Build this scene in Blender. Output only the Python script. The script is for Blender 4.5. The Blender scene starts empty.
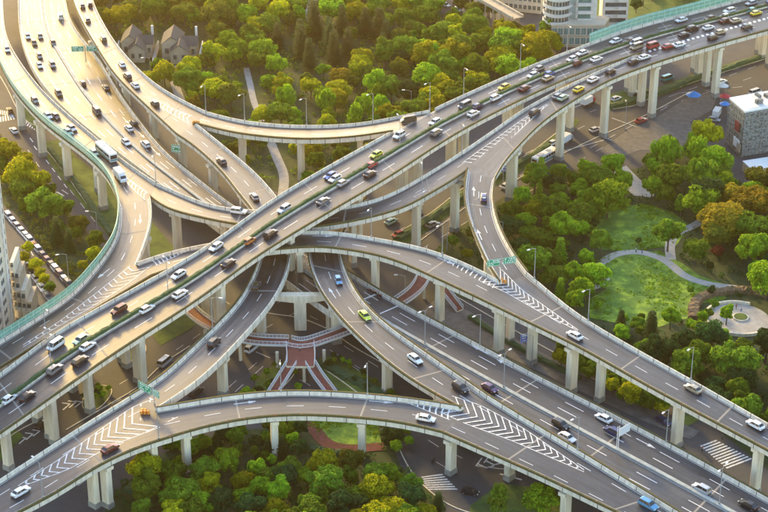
import bpy, bmesh, math, random
from mathutils import Vector, Matrix
R = math.radians
random.seed(7)
scene = bpy.context.scene
COL = scene.collection

# ---------------------------------------------------------------- camera (tower-top viewpoint, 255 m above the street)
CAM_H = 255.0
PITCH = 28.0
FPX = 1893.0                      # focal length in units of 1/768 of the picture width
cd = bpy.data.cameras.new('camera'); cam = bpy.data.objects.new('camera', cd); COL.objects.link(cam)
cam.location = (0, 0, CAM_H); cam.rotation_euler = (R(90 - PITCH), 0, 0)
cd.sensor_width = 36; cd.lens = 36 * FPX / 768; cd.clip_start = 1; cd.clip_end = 9000
scene.camera = cam

# ---------------------------------------------------------------- daylight
SUN_EL, SUN_AZ = 16.5, -22.0      # azimuth measured from the viewing direction (+Y), negative = to the left
w = bpy.data.worlds.new('World'); scene.world = w; w.use_nodes = True
nt = w.node_tree; nt.nodes.clear()
sky = nt.nodes.new('ShaderNodeTexSky'); sky.sky_type = 'NISHITA'; sky.sun_disc = False
sky.sun_elevation = R(SUN_EL); sky.sun_rotation = R(SUN_AZ); sky.dust_density = 1.0; sky.air_density = 1.0
bg = nt.nodes.new('ShaderNodeBackground'); bg.inputs[1].default_value = 0.15
wo = nt.nodes.new('ShaderNodeOutputWorld')
nt.links.new(sky.outputs[0], bg.inputs[0]); nt.links.new(bg.outputs[0], wo.inputs[0])
sd = bpy.data.lights.new('sun', 'SUN'); sun = bpy.data.objects.new('sun', sd); COL.objects.link(sun)
sd.energy = 2.0; sd.angle = R(7); sd.color = (1.0, 0.66, 0.17)
sdir = Vector((math.sin(R(SUN_AZ)) * math.cos(R(SUN_EL)), math.cos(R(SUN_AZ)) * math.cos(R(SUN_EL)), math.sin(R(SUN_EL))))
sun.rotation_euler = sdir.to_track_quat('Z', 'Y').to_euler(); sun.location = sdir * 800
vs = scene.view_settings; vs.view_transform = 'Standard'; vs.look = 'None'; vs.gamma = 1; vs.exposure = 2.1; vs.use_curve_mapping = False
scene.render.engine = 'CYCLES'
cy = scene.cycles; cy.max_bounces = 5; cy.diffuse_bounces = 3; cy.glossy_bounces = 2; cy.transmission_bounces = 3; cy.transparent_max_bounces = 6; cy.volume_bounces = 0
cy.sample_clamp_indirect = 6

# ---------------------------------------------------------------- survey: a sight line of the viewpoint meets height z
CP, SP = math.cos(R(PITCH)), math.sin(R(PITCH))
def P(u, v, z=0.0):
    dx, dy = (u - 384) / FPX, (256 - v) / FPX
    d = Vector((dx, CP + dy * SP, -SP + dy * CP))
    return Vector((0, 0, CAM_H)) + d * ((z - CAM_H) / d.z)

# ---------------------------------------------------------------- materials
MATS = {}
def mat(name, base, rough=0.8, c2=None, scale=1.0, detail=4, metal=0.0, spec=0.5, c3=None, bump=0.0, trans=0.0, alpha=1.0, emit=0, lo=.35, hi=.65, stretch=None):
    m = bpy.data.materials.new(name); m.use_nodes = True; t = m.node_tree; b = t.nodes['Principled BSDF']
    b.inputs['Roughness'].default_value = rough; b.inputs['Metallic'].default_value = metal
    b.inputs['Specular IOR Level'].default_value = spec
    b.inputs['Base Color'].default_value = (*base, 1)
    if alpha < 1: b.inputs['Alpha'].default_value = alpha
    if c2 is not None:
        tc = t.nodes.new('ShaderNodeTexCoord'); src = tc.outputs['Object']
        if stretch:
            mp = t.nodes.new('ShaderNodeMapping'); mp.inputs['Scale'].default_value = stretch; t.links.new(src, mp.inputs[0]); src = mp.outputs[0]
        n = t.nodes.new('ShaderNodeTexNoise'); n.inputs['Scale'].default_value = scale; n.inputs['Detail'].default_value = detail; n.inputs['Roughness'].default_value = .68
        t.links.new(src, n.inputs['Vector'])
        r = t.nodes.new('ShaderNodeValToRGB'); r.color_ramp.elements[0].position = lo; r.color_ramp.elements[1].position = hi
        r.color_ramp.elements[0].color = (*base, 1); r.color_ramp.elements[1].color = (*c2, 1)
        if c3: e = r.color_ramp.elements.new((lo + hi) / 2); e.color = (*c3, 1)
        t.links.new(n.outputs['Fac'], r.inputs[0]); t.links.new(r.outputs[0], b.inputs['Base Color'])
        if bump:
            bp = t.nodes.new('ShaderNodeBump'); bp.inputs['Strength'].default_value = bump; t.links.new(n.outputs['Fac'], bp.inputs['Height']); t.links.new(bp.outputs[0], b.inputs['Normal'])
    MATS[name] = m
    return m

def road_mat(name, c_a, c_b, c_c, rough=.55):
    """asphalt: broad tone changes, resurfaced bays, wheel tracks along the carriageway, oil drips and fine grain"""
    m = bpy.data.materials.new(name); m.use_nodes = True; t = m.node_tree; b = t.nodes['Principled BSDF']; N, Lk = t.nodes.new, t.links.new
    tc = N('ShaderNodeTexCoord'); uv = N('ShaderNodeUVMap'); uv.uv_map = 'UVMap'
    def noise(src, sc, det=4, scale=None):
        if scale: mp = N('ShaderNodeMapping'); mp.inputs['Scale'].default_value = scale; Lk(src, mp.inputs[0]); src = mp.outputs[0]
        n = N('ShaderNodeTexNoise'); n.inputs['Scale'].default_value = sc; n.inputs['Detail'].default_value = det; n.inputs['Roughness'].default_value = .65; Lk(src, n.inputs['Vector']); return n.outputs['Fac']
    def ramp(src, p0, c0, p1, c1):
        r = N('ShaderNodeValToRGB'); e = r.color_ramp.elements; e[0].position = p0; e[0].color = (*c0, 1); e[1].position = p1; e[1].color = (*c1, 1); Lk(src, r.inputs[0]); return r.outputs[0]
    def mul(a, c, f=1.0): x = N('ShaderNodeMixRGB'); x.blend_type = 'MULTIPLY'; x.inputs[0].default_value = f; Lk(a, x.inputs[1]); Lk(c, x.inputs[2]); return x.outputs[0]
    g = lambda v: (v, v, v)
    col = ramp(noise(tc.outputs['Object'], .07, 5), .35, c_a, .65, c_b)
    mx = N('ShaderNodeMixRGB'); mx.inputs[2].default_value = (*c_c, 1); Lk(ramp(noise(tc.outputs['Object'], 1.3, 7), .5, g(0), .8, g(.6)), mx.inputs[0]); Lk(col, mx.inputs[1]); col = mx.outputs[0]
    col = mul(col, ramp(noise(uv.outputs[0], 1.0, 4, (1.15, .018, 1)), .34, (.50, .50, .52), .66, (1.45, 1.42, 1.36)))
    col = mul(col, ramp(noise(uv.outputs[0], 1.0, 3, (.28, .05, 1)), .40, (.68, .68, .69), .52, (1.08, 1.08, 1.08)))
    vo = N('ShaderNodeTexVoronoi'); vo.inputs['Scale'].default_value = 1; mp = N('ShaderNodeMapping'); mp.inputs['Scale'].default_value = (.12, .035, 1); Lk(uv.outputs[0], mp.inputs[0]); Lk(mp.outputs[0], vo.inputs['Vector'])
    sp = N('ShaderNodeSeparateColor'); Lk(vo.outputs['Color'], sp.inputs[0]); col = mul(col, ramp(sp.outputs[0], .15, (.68, .68, .70), .9, (1.22, 1.20, 1.17)))
    Lk(col, b.inputs['Base Color']); rr = N('ShaderNodeMath'); rr.operation = 'ADD'; Lk(ramp(noise(tc.outputs['Object'], .9, 5), .3, g(0), .7, g(.1)), rr.inputs[0]); Lk(ramp(noise(uv.outputs[0], 1.0, 4, (1.0, .012, 1)), .35, g(rough - .07), .65, g(rough + .09)), rr.inputs[1]); Lk(rr.outputs[0], b.inputs['Roughness'])
    MATS[name] = m
    return m

road_mat('asphalt_deck', (.024, .029, .040), (.040, .045, .055), (.075, .078, .085), .36)
road_mat('asphalt_street', (.030, .035, .045), (.052, .057, .068), (.085, .088, .095), .78)
mat('concrete', (.50, .42, .30), .8, (.80, .70, .52), .8, 7, lo=.3, hi=.6, stretch=(1, 1, .3))
mat('concrete_pier', (.52, .43, .30), .85, (.80, .70, .52), .9, 8, lo=.25, hi=.6, stretch=(1, 1, .12))
mat('pier_foot', (.22, .22, .20), .9, (.32, .31, .27), .8, 5)
mat('parapet', (.46, .41, .33), .75, (.76, .69, .57), 1.0, 8, lo=.28, hi=.6, stretch=(1, 1, .22))
mat('planter', (.10, .06, .025), .95, (.34, .11, .05), 1.6, 6, c3=(.05, .07, .02), lo=.3, hi=.72)
mat('paint_white', (.34, .34, .33), .55, (.74, .74, .73), 1.6, 8, lo=.34, hi=.54)
mat('median_wall', (.26, .29, .28), .8, (.42, .45, .43), .8, 6)
mat('panel_joint', (.10, .09, .075), .9)
mat('joint', (.26, .24, .21), .8)
mat('hedge', (.012, .05, .018), .9, (.03, .10, .03), 2.5, 5, bump=.4)
mat('red_paving', (.16, .04, .03), .85, (.23, .065, .045), .6, 5)
mat('steel_grey', (.35, .36, .36), .45, metal=.3)
mat('steel_white', (.65, .66, .66), .5)
mat('sign_green', (.0, .28, .13), .5)
mat('sign_blue', (.01, .10, .42), .5)
mat('sign_text', (.80, .80, .78), .5)

# ---------------------------------------------------------------- mesh + object helpers
class MB:
    def __init__(s): s.v = []; s.f = []; s.uv = None; s.mi = {}; s.m2 = None
    def quad(s, a, b, c, d):
        i = len(s.v); s.v += [a, b, c, d]; s.f.append((i, i + 1, i + 2, i + 3))
    def poly(s, pts):
        i = len(s.v); s.v += list(pts); s.f.append(tuple(range(i, i + len(pts))))
    def box(s, c, sz, rz=0.0, bevel=0):
        hx, hy, hz = sz[0] / 2, sz[1] / 2, sz[2] / 2; ca, sa = math.cos(rz), math.sin(rz); i = len(s.v)
        for z in (-hz, hz):
            for x, y in ((-hx, -hy), (hx, -hy), (hx, hy), (-hx, hy)):
                s.v.append(Vector((c[0] + x * ca - y * sa, c[1] + x * sa + y * ca, c[2] + z)))
        for q in ((3, 2, 1, 0), (4, 5, 6, 7), (0, 1, 5, 4), (1, 2, 6, 5), (2, 3, 7, 6), (3, 0, 4, 7)): s.f.append(tuple(i + k for k in q))
    def tube(s, a, b, r0, r1=None, n=8, cap=True):
        a, b = Vector(a), Vector(b); r1 = r0 if r1 is None else r1; d = (b - a).normalized()
        x = d.orthogonal().normalized(); y = d.cross(x); i = len(s.v)
        for p, r in ((a, r0), (b, r1)):
            for k in range(n):
                t = 2 * math.pi * k / n; s.v.append(p + x * math.cos(t) * r + y * math.sin(t) * r)
        for k in range(n): s.f.append((i + k, i + (k + 1) % n, i + n + (k + 1) % n, i + n + k))
        if cap: s.f.append(tuple(i + k for k in range(n))[::-1]); s.f.append(tuple(i + n + k for k in range(n)))
    def loft(s, rings, closed=True, caps=True):
        n = len(rings[0]); i = len(s.v)
        for r in rings: s.v += list(r)
        for j in range(len(rings) - 1):
            for k in range(n if closed else n - 1):
                a, b = i + j * n + k, i + j * n + (k + 1) % n
                s.f.append((a, b, b + n, a + n))
        if caps and closed:
            s.f.append(tuple(i + k for k in range(n))[::-1]); s.f.append(tuple(i + (len(rings) - 1) * n + k for k in range(n)))
    def prism(s, pts, z0, z1):
        n = len(pts); i = len(s.v)
        s.v += [Vector((p[0], p[1], z0)) for p in pts] + [Vector((p[0], p[1], z1)) for p in pts]
        for k in range(n): s.f.append((i + k, i + (k + 1) % n, i + n + (k + 1) % n, i + n + k))
        s.f.append(tuple(i + n + k for k in range(n))); s.f.append(tuple(i + k for k in range(n))[::-1])
    def build(s, name, m, parent=None, smooth=False, loc=None, local=False):
        me = bpy.data.meshes.new(name)
        me.from_pydata([tuple(p) for p in s.v], [], s.f)
        me.materials.append(MATS[m] if isinstance(m, str) else m)
        if s.uv: 
            l = me.uv_layers.new(name='UVMap')
            for k, lp in enumerate(me.loops): l.data[k].uv = s.uv[lp.vertex_index]
        if s.mi:
            me.materials.append(MATS[s.m2])
            for k, v_ in s.mi.items(): me.polygons[k].material_index = v_
        if smooth: me.polygons.foreach_set('use_smooth', [True] * len(me.polygons))
        me.update()
        o = bpy.data.objects.new(name, me); COL.objects.link(o)
        if parent is not None:
            o.parent = parent
            if parent.type == 'EMPTY' and loc is None and not local: o.matrix_parent_inverse = Matrix.Translation(-parent.location)
        if loc is not None: o.location = loc
        return o
def tag(o, label=None, cat=None, group=None, kind=None):
    if label: o['label'] = label
    if cat: o['category'] = cat
    if group: o['group'] = group
    if kind: o['kind'] = kind
    return o
def empty(name, loc=(0, 0, 0), rz=0.0):
    e = bpy.data.objects.new(name, None); COL.objects.link(e); e.location = loc; e.rotation_euler = (0, 0, rz); e.empty_display_size = .5
    return e
def copy_tree(o, parent=None):
    c = o.copy(); COL.objects.link(c)
    if parent is not None: c.parent = parent
    for ch in list(o.children): copy_tree(ch, c)
    return c
# ---------------------------------------------------------------- elevated roads
def resample(pts, n):
    """smooth curve through control points (centripetal Catmull-Rom), n equal steps"""
    p = [pts[0] * 2 - pts[1]] + list(pts) + [pts[-1] * 2 - pts[-2]]
    dense = []
    for i in range(1, len(p) - 2):
        p0, p1, p2, p3 = p[i - 1:i + 3]
        t0 = 0; t1 = t0 + max((p1 - p0).length, .01) ** .5; t2 = t1 + max((p2 - p1).length, .01) ** .5; t3 = t2 + max((p3 - p2).length, .01) ** .5
        for k in range(24):
            t = t1 + (t2 - t1) * k / 24
            A1 = p0 * ((t1 - t) / (t1 - t0)) + p1 * ((t - t0) / (t1 - t0)); A2 = p1 * ((t2 - t) / (t2 - t1)) + p2 * ((t - t1) / (t2 - t1)); A3 = p2 * ((t3 - t) / (t3 - t2)) + p3 * ((t - t2) / (t3 - t2))
            B1 = A1 * ((t2 - t) / (t2 - t0)) + A2 * ((t - t0) / (t2 - t0)); B2 = A2 * ((t3 - t) / (t3 - t1)) + A3 * ((t - t1) / (t3 - t1))
            dense.append(B1 * ((t2 - t) / (t2 - t1)) + B2 * ((t - t1) / (t2 - t1)))
    dense.append(pts[-1])
    def even(d, n):
        acc = [0]
        for a, b in zip(d, d[1:]): acc.append(acc[-1] + (b - a).length)
        out = []; j = 0
        for k in range(n):
            s = acc[-1] * k / (n - 1)
            while j < len(acc) - 2 and acc[j + 1] < s: j += 1
            f = (s - acc[j]) / max(acc[j + 1] - acc[j], 1e-6); out.append(d[j].lerp(d[j + 1], min(max(f, 0), 1)))
        return out
    out = even(dense, n)
    for _ in range(max(4, n // 6)):          # ease out survey noise
        out = [out[0]] + [out[i] * .5 + (out[i - 1] + out[i + 1]) * .25 for i in range(1, n - 1)] + [out[-1]]
    return even(out, n)

def zlerp(zs, f):
    if len(zs) == 1: return zs[0]
    x = f * (len(zs) - 1); i = min(int(x), len(zs) - 2); return zs[i] + (zs[i + 1] - zs[i]) * (x - i)

PAR_H = 0.95
class Road:
    def __init__(s, Lpx, Rpx, zs):
        def world(px):
            acc = [0]
            for a, b in zip(px, px[1:]): acc.append(acc[-1] + math.hypot(b[0] - a[0], (b[1] - a[1]) * 2))
            return [P(a[0], a[1], zlerp(zs, acc[i] / acc[-1]) + PAR_H) - Vector((0, 0, PAR_H)) for i, a in enumerate(px)]
        l, r = world(Lpx), world(Rpx)
        ln = sum((b - a).length for a, b in zip(l, l[1:]))
        s.n = max(12, int(ln / 2.5)); s.L = resample(l, s.n); s.R = resample(r, s.n)
        s.C = [(a + b) / 2 for a, b in zip(s.L, s.R)]
        s.acc = [0]
        for a, b in zip(s.C, s.C[1:]): s.acc.append(s.acc[-1] + (b - a).length)
        s.len = s.acc[-1]
    def fi(s, d):
        d = min(max(d, 0), s.len); lo, hi = 0, s.n - 1
        while hi - lo > 1:
            m = (lo + hi) // 2
            if s.acc[m] <= d: lo = m
            else: hi = m
        return lo, (d - s.acc[lo]) / max(s.acc[hi] - s.acc[lo], 1e-6)
    def width(s, i): return (s.L[i] - s.R[i]).length
    def edge(s, i, off, right, dz=0.0):
        """point 'off' metres inside the left/right edge at station i (negative = outside)"""
        a, b = (s.R[i], s.L[i]) if right else (s.L[i], s.R[i]); d = (b - a); d.z = 0; d.normalize()
        return a + d * off + Vector((0, 0, dz))
    def at(s, d, w, dz=0.0):
        """d metres along, w across (0 = left edge, 1 = right edge)"""
        i, f = s.fi(d); return (s.L[i].lerp(s.L[i + 1], f)).lerp(s.R[i].lerp(s.R[i + 1], f), w) + Vector((0, 0, dz))
    def atm(s, d, m, dz=0.0, right=False):
        """d metres along, m metres from the left (or right) edge"""
        a, b = s.at(d, 0, dz), s.at(d, 1, dz)
        if right: a, b = b, a
        v = (b - a); return a + v.normalized() * m
    def tang(s, d):
        i, f = s.fi(d); return (s.C[i + 1] - s.C[i]).normalized()
    def nearest(s, u, v, dz=0.0):
        """station and lateral fraction seen at picture position u, v"""
        z = s.C[s.n // 2].z
        for _ in range(4):
            q = P(u, v, z + dz); i = min(range(s.n), key=lambda k: (s.C[k].xy - q.xy).length_squared); z = s.C[i].z
        i = min(max(i, 1), s.n - 2)
        t = (s.C[i + 1] - s.C[i - 1]).xy.normalized(); d = s.acc[i] + (q.xy - s.C[i].xy).dot(t)
        a, b = s.at(d, 0), s.at(d, 1); ab = (b - a).xy
        return d, (q.xy - a.xy).dot(ab) / ab.length_squared, q

ROADS = {}
def runs(n, gaps):
    out = []; cur = []
    for i in range(n):
        if any(g0 <= i <= g1 for g0, g1 in gaps): 
            if len(cur) > 1: out.append(cur)
            cur = []
        else: cur.append(i)
    if len(cur) > 1: out.append(cur)
    return out
def strip(mb, r, idx, prof, right, joint=False):
    """sweep a section (off, dz) along an edge"""
    rings = []; cut = []
    for c, i in enumerate(idx):
        rg = [r.edge(i, o, right, dz) for o, dz in prof]; rings.append(rg)
        if joint and i % 2 == 0 and c < len(idx) - 1:
            t = (r.C[min(i + 1, r.n - 1)] - r.C[max(i - 1, 0)]).normalized() * .2; cut.append(len(rings) - 1); rings.append([p + t for p in rg])
    f0 = len(mb.f); mb.loft(rings); mb.m2 = 'panel_joint'
    for c in cut:
        for k in range(len(prof)): mb.mi[f0 + c * len(prof) + k] = 1
def build_road(key, name, label, Lpx, Rpx, zs, gapL=(), gapR=(), planterL=False, planterR=True, depth=1.7, joints=30, cat='viaduct', parL=True, parR=True, endcap=(True, True)):
    r = Road(Lpx, Rpx, zs); ROADS[key] = r
    root = empty(name, r.C[0] * 1.0 - Vector((0, 0, r.C[0].z))); tag(root, label, cat, kind='thing'); r.root = root
    # asphalt sheet with a metre-true uv
    mb = MB(); uv = []
    K = 6
    for i in range(r.n):
        a, b = r.edge(i, .3, False), r.edge(i, .3, True); wd = (a - b).length
        for k in range(K + 1): mb.v.append(a.lerp(b, k / K)); uv.append((wd * (k / K - .5), r.acc[i]))
    for i in range(r.n - 1):
        for k in range(K): q = i * (K + 1) + k; mb.f.append((q, q + K + 1, q + K + 2, q + 1))
    mb.uv = uv; mb.build('road_surface', 'asphalt_deck', root)
    # box girder with cantilever wings
    rings = []
    for i in range(r.n):
        W = r.width(i); c = min(W * .24, 2.6)
        e = lambda o, right, dz: r.edge(i, o, right, dz)
        rings.append([e(.03, False, -.02), e(.03, True, -.02), e(.1, True, -.42), e(c * .9, True, -.9), e(c * 1.15, True, -depth), e(c * 1.15, False, -depth), e(c * .9, False, -.9), e(.1, False, -.42)])
    g = MB(); g.loft(rings); g.build('girder', 'concrete', root)
    for right, gaps, par, pl in ((False, gapL, parL, planterL), (True, gapR, parR, planterR)):
        if not par: continue
        gi = []
        for (u0, v0), (u1, v1) in gaps:
            edge = r.R if right else r.L
            q0, q1 = [min(range(r.n), key=lambda k: (edge[k].xy - P(a, b, edge[k].z + PAR_H).xy).length_squared) for a, b in ((u0, v0), (u1, v1))]
            gi.append((min(q0, q1), max(q0, q1)))
        p = MB(); q = MB()
        for idx in runs(r.n, gi):
            strip(p, r, idx, [(-.02, -.98), (-.05, .6), (.0, PAR_H), (.24, PAR_H), (.30, .35), (.42, .01), (.42, -.1), (.2, -.98)][::-1] if not right else [(-.02, -.98), (-.05, .6), (.0, PAR_H), (.24, PAR_H), (.30, .35), (.42, .01), (.42, -.1), (.2, -.98)], right, True)
            strip(q, r, idx, [(-.50, .55), (-.58, 1.08), (-.08, 1.14), (-.07, .55)], right)
        if p.v: p.build('parapet', 'parapet', root)
        if pl and q.v: q.build('planter', 'planter', root)
    if joints:
        d = joints * .6
        while d < r.len - 4:
            j = MB(); j.quad(r.atm(d, .45, .008), r.atm(d, .45, .008, True), r.atm(d + .5, .45, .008, True), r.atm(d + .5, .45, .008))
            j.build('expansion_joint', 'joint', root); d += joints
    r.marks = MB(); r.hatch = []
    return r
def dashes(r, w, d0=0, d1=None, on=6, off=9, wd=.2, ph=0, metres=None, right=False):
    d1 = r.len if d1 is None else d1; d = d0 + ph
    f = (lambda dd, o: r.atm(dd, metres + o, .016, right)) if metres is not None else (lambda dd, o: r.at(dd, w, .016) + side(r, dd) * o)
    while d + on <= d1:
        k = max(1, int(on / 3))
        for j in range(k):
            a, b = d + on * j / k, d + on * (j + 1) / k
            r.marks.quad(f(a, -wd / 2), f(a, wd / 2), f(b, wd / 2), f(b, -wd / 2))
        d += on + off
def side(r, d): return (r.at(d, 1) - r.at(d, 0)).normalized()
def solid(r, w=None, d0=0, d1=None, wd=.13, metres=None, right=False):
    d1 = r.len if d1 is None else d1; n = max(1, int((d1 - d0) / 3))
    on = (d1 - d0) / n * .999
    dashes(r, w, d0, d1 + .5, on=on, off=0, wd=wd, metres=metres, right=right)
def arrow(r, d, w, fwd=1, L=6):
    t = r.tang(d) * fwd; s = side(r, d); c = r.at(d, w, .017)
    m = MB(); m.poly([c - s * .14, c + s * .14, c + s * .14 + t * L * .6, c + s * .6 + t * L * .6, c + t * L, c - s * .6 + t * L * .6, c - s * .14 + t * L * .6])
    m.build('lane_arrow', 'paint_white', r.root)
def on_deck(keys, u, v):
    """point of the road surface seen at u, v on whichever of the decks carries it"""
    best = None
    for k in keys:
        r = ROADS[k]; z = r.C[0].z
        for _ in range(5):
            q = P(u, v, z); i = min(range(r.n), key=lambda j: (r.C[j].xy - q.xy).length_squared); i = min(max(i, 1), r.n - 2)
            t = (r.C[i + 1] - r.C[i - 1]).xy.normalized(); d = r.acc[i] + (q.xy - r.C[i].xy).dot(t)
            a, b = r.at(d, 0), r.at(d, 1); ab = (b - a).xy; w_ = (q.xy - a.xy).dot(ab) / ab.length_squared; z = a.z + (b.z - a.z) * min(max(w_, 0), 1)
        e = max(0, -d, d - r.len) + 10 * max(0, -w_, w_ - 1)
        if best is None or e < best[0]: best = (e, P(u, v, z))
    return best[1]
def chevrons(keys, left, right, n, depth=.9, th=.42, border=True, flip=1):
    """hatched gore: two boundary lines from its nose to its base, V-shaped bars between"""
    keys = keys.split(); r = ROADS[keys[0]]; hm = MB()
    def line(px): 
        dense = []
        for (a, b), (c, d) in zip(px, px[1:]):
            for k in range(4): dense.append(on_deck(keys, a + (c - a) * k / 4, b + (d - b) * k / 4))
        dense.append(on_deck(keys, *px[-1])); return resample(dense, 40)
    A, B = line(left), line(right); up = Vector((0, 0, .02))
    def g(l, t): x = t * 39; i = min(int(x), 38); return l[i].lerp(l[i + 1], x - i)
    for k in range(1, n + 1):
        t = k / (n + .5); a, b = g(A, t) + up, g(B, t) + up; m = (a + b) / 2; ax = ((g(A, 0) - m) + (g(B, 0) - m)); ax.z = 0; ax.normalize(); ax = ax * flip
        wd = (a - b).length; m2 = m + ax * min(wd * .5 * depth, 4); w_ = ax * -th
        hm.quad(a, m2, m2 + w_, a + w_); hm.quad(m2, b, b + w_, m2 + w_)
    if border:
        for l in (A, B):
            for i in range(39):
                d = (l[i + 1] - l[i]); s = Vector((-d.y, d.x, 0)).normalized() * .1
                hm.quad(l[i] - s + up, l[i] + s + up, l[i + 1] + s + up, l[i + 1] - s + up)
    hm.build('hatched_marking', 'paint_white', r.root)
# --- the diagonal highway (top level)
A = build_road('A', 'highway_viaduct', 'top-level diagonal highway crossing over every other road, with green hedge down its median',
  [(-60, 411), (0, 374), (52, 333), (117, 297), (200, 250), (273, 198), (336, 161), (393, 130), (430, 109.5), (453, 99), (523, 68), (580, 46), (620, 31)],
  [(-30, 452), (0, 432), (68, 384), (117, 350), (200, 297), (252, 258), (320, 216), (390, 175), (453, 134), (510, 104), (580, 72), (641, 52)],
  [14, 14.5, 15, 16.5, 18, 19.3, 20, 20, 20, 20, 20], gapL=[((397, 128), (429, 110))])
AB = build_road('AB', 'highway_viaduct', 'widest far stretch of the top-level highway at upper right, before its side ramp splits off',
  [(620, 31), (646, 23), (690, 12), (724, 3), (790, -14), (860, -30)],
  [(652, 63), (664, 59), (714, 44), (768, 29), (820, 15), (880, 0)], [20, 20])
B = build_road('B', 'ramp_viaduct', 'side ramp leaving the far highway at upper right, running on tall pillars beside it',
  [(641, 52), (610, 65.5), (580, 79), (526, 107), (500, 125), (462, 151)],
  [(652, 63), (610, 79), (568, 103), (541, 122), (520, 143), (503, 162), (494.6, 177)], [20, 19.2, 18], planterL=False)
C = build_road('C', 'ramp_viaduct', 'curving ramp passing beneath the diagonal highway between the sunlit left fork and right-hand fork',
  [(462, 151), (429, 172), (380, 198), (331, 208), (258, 210), (216, 206), (190, 197), (156, 182)],
  [(468, 168), (458, 176), (432, 191), (406, 206), (380, 214), (315, 226), (240, 224), (200, 216), (167, 208), (150, 195)][:], [18, 17, 16, 15.5, 14.5])
B2 = build_road('B2', 'ramp_viaduct', 'tall S-bend ramp with straight-ahead arrows beside the right-hand park',
  [(468, 168), (465, 190), (468, 213), (479, 242), (490, 265), (501, 281)],
  [(494.6, 177), (492, 195), (497, 221), (511, 250), (527, 272)], [18, 16.8, 15.5], planterL=True)
E = build_road('E', 'ramp_viaduct', 'long bowed ramp from under the diagonal highway to the fork with two green signs',
  [(501, 281), (492, 275.5), (455, 258), (419, 246), (367, 236), (325, 230), (294, 231), (240, 237), (200, 245), (172, 250), (150, 257), (137, 262)],
  [(473, 294), (432, 275), (390, 257), (346, 248), (315, 245), (278, 248), (230, 254), (182, 264), (150, 275)], [15.5, 15.8, 16, 15.2, 14])
EB = build_road('EB', 'ramp_viaduct', 'two-lane ramp with taxi heading to the right edge past the park',
  [(527, 272), (580, 315), (646, 354), (693, 380), (768, 423), (840, 463)],
  [(473, 294), (547, 330), (580, 346), (638, 379), (680, 402), (768, 449), (830, 483)], [15.5, 15, 14.5])
F = build_road('F', 'ramp_viaduct', 'sunlit outermost ramp sweeping down from the upper left corner past a bus',
  [(2, -30), (3, 10), (6, 34), (16, 55), (39, 86), (60, 107), (91, 133), (122, 159), (156, 182)],
  [(-18, -30), (-12, 25), (0, 62.5), (10, 83), (26, 104), (47, 125), (78, 148), (104, 170.6), (115, 188), (119, 205)], [14, 14, 14.5])
F1 = build_road('F1', 'ramp_viaduct', 'tight sunlit bend behind a green noise barrier at left',
  [(150, 195), (152, 210), (150, 226), (144, 245), (137, 262)],
  [(119, 205), (119, 220), (115, 238), (107, 252), (99, 263)], [14.5, 14])
FE = build_road('FE', 'ramp_viaduct', 'hatched merging road behind the green noise barrier at the left edge',
  [(99, 263), (73, 292), (34, 319), (0, 340), (-50, 370)],
  [(150, 275), (110, 299), (78, 318), (10, 360), (-35, 388)], [14, 13.5, 13.2])
I = build_road('I', 'ramp_viaduct', 'sunlit ramp curving from the top edge past two grey-roofed villas',
  [(89, -25), (93, 0), (101, 18), (117, 44), (146, 75.5), (172, 94), (206, 111)],
  [(68, -25), (73.5, 0), (80, 16), (99, 49), (117, 75.5), (146, 104), (177, 133)], [12.5, 13, 13.5], planterL=False)
I1 = build_road('I1', 'ramp_viaduct', 'shallow curved ramp along the upper park joining the highway',
  [(206, 111), (242, 120), (299, 125), (357, 123), (390, 117.5), (416, 112), (430, 109.5)],
  [(195, 122), (237, 132), (302, 138), (357, 135.5), (393, 130)], [13.5, 14.5, 16, 18.3, 20])
J = build_road('J', 'ramp_viaduct', 'ramp diving under the crossings and curving out to the lower left, orange-lit at its top',
  [(195, 122), (232, 152), (258, 174.5), (276, 195), (288, 215), (292.5, 235), (291, 252), (289, 268), (273, 299.5), (242, 336), (197, 381), (156, 408)],
  [(177, 133), (190, 141), (224, 172), (239.5, 193), (252, 207), (261, 222), (263, 240), (260, 257), (252.5, 276), (242, 297), (216, 325.5), (190, 350), (161, 377), (130, 396)],
  [13.5, 12.8, 12.3, 12.3, 12.8, 13.5])
JM = build_road('JM', 'ramp_viaduct', 'hatched merging road sweeping off at the bottom left corner',
  [(172, 435), (143, 444), (102, 462), (52, 493.6), (16, 512), (-30, 538)],
  [(130, 396), (78, 428), (0, 479), (-60, 518)], [13.5, 13.2, 13], planterL=True, planterR=False)
M = build_road('M', 'ramp_viaduct', 'nearest arched ramp crossing above the round-crowned trees at the bottom',
  [(156, 408), (177, 404.5), (229, 396), (289, 391), (346, 393), (390, 396.5), (419, 400), (462, 407)],
  [(172, 435), (187.5, 430), (242, 418), (294, 413.5), (346, 415.5), (385, 419), (415, 424), (443, 431)], [13.5, 12.5, 12, 11.5], planterL=True)
K = build_road('K', 'ramp_viaduct', 'ramp with a yellow taxi curving out from the centre to the lower right',
  [(366, 196), (352, 212), (343, 228), (339.5, 240), (340, 252), (346, 273), (359, 297), (381, 320), (425, 352), (471, 384), (487, 395)],
  [(352, 182), (330, 196), (314, 215), (308.5, 232), (308, 250), (312, 271), (323, 293), (346, 322), (380, 354), (411, 378), (445, 398), (462, 407)],
  [12.8, 12.5, 12.5, 12, 11.5], planterL=True)
KM = build_road('KM', 'ramp_viaduct', 'long hatched merging road with a blue car running off at the bottom right',
  [(487, 395), (526, 419), (568, 444), (620, 476), (677, 511), (720, 538)],
  [(443, 431), (484, 449), (536, 472), (568, 487), (628, 516), (680, 540)], [11.5, 10, 8.6], planterL=True, planterR=True)
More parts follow.
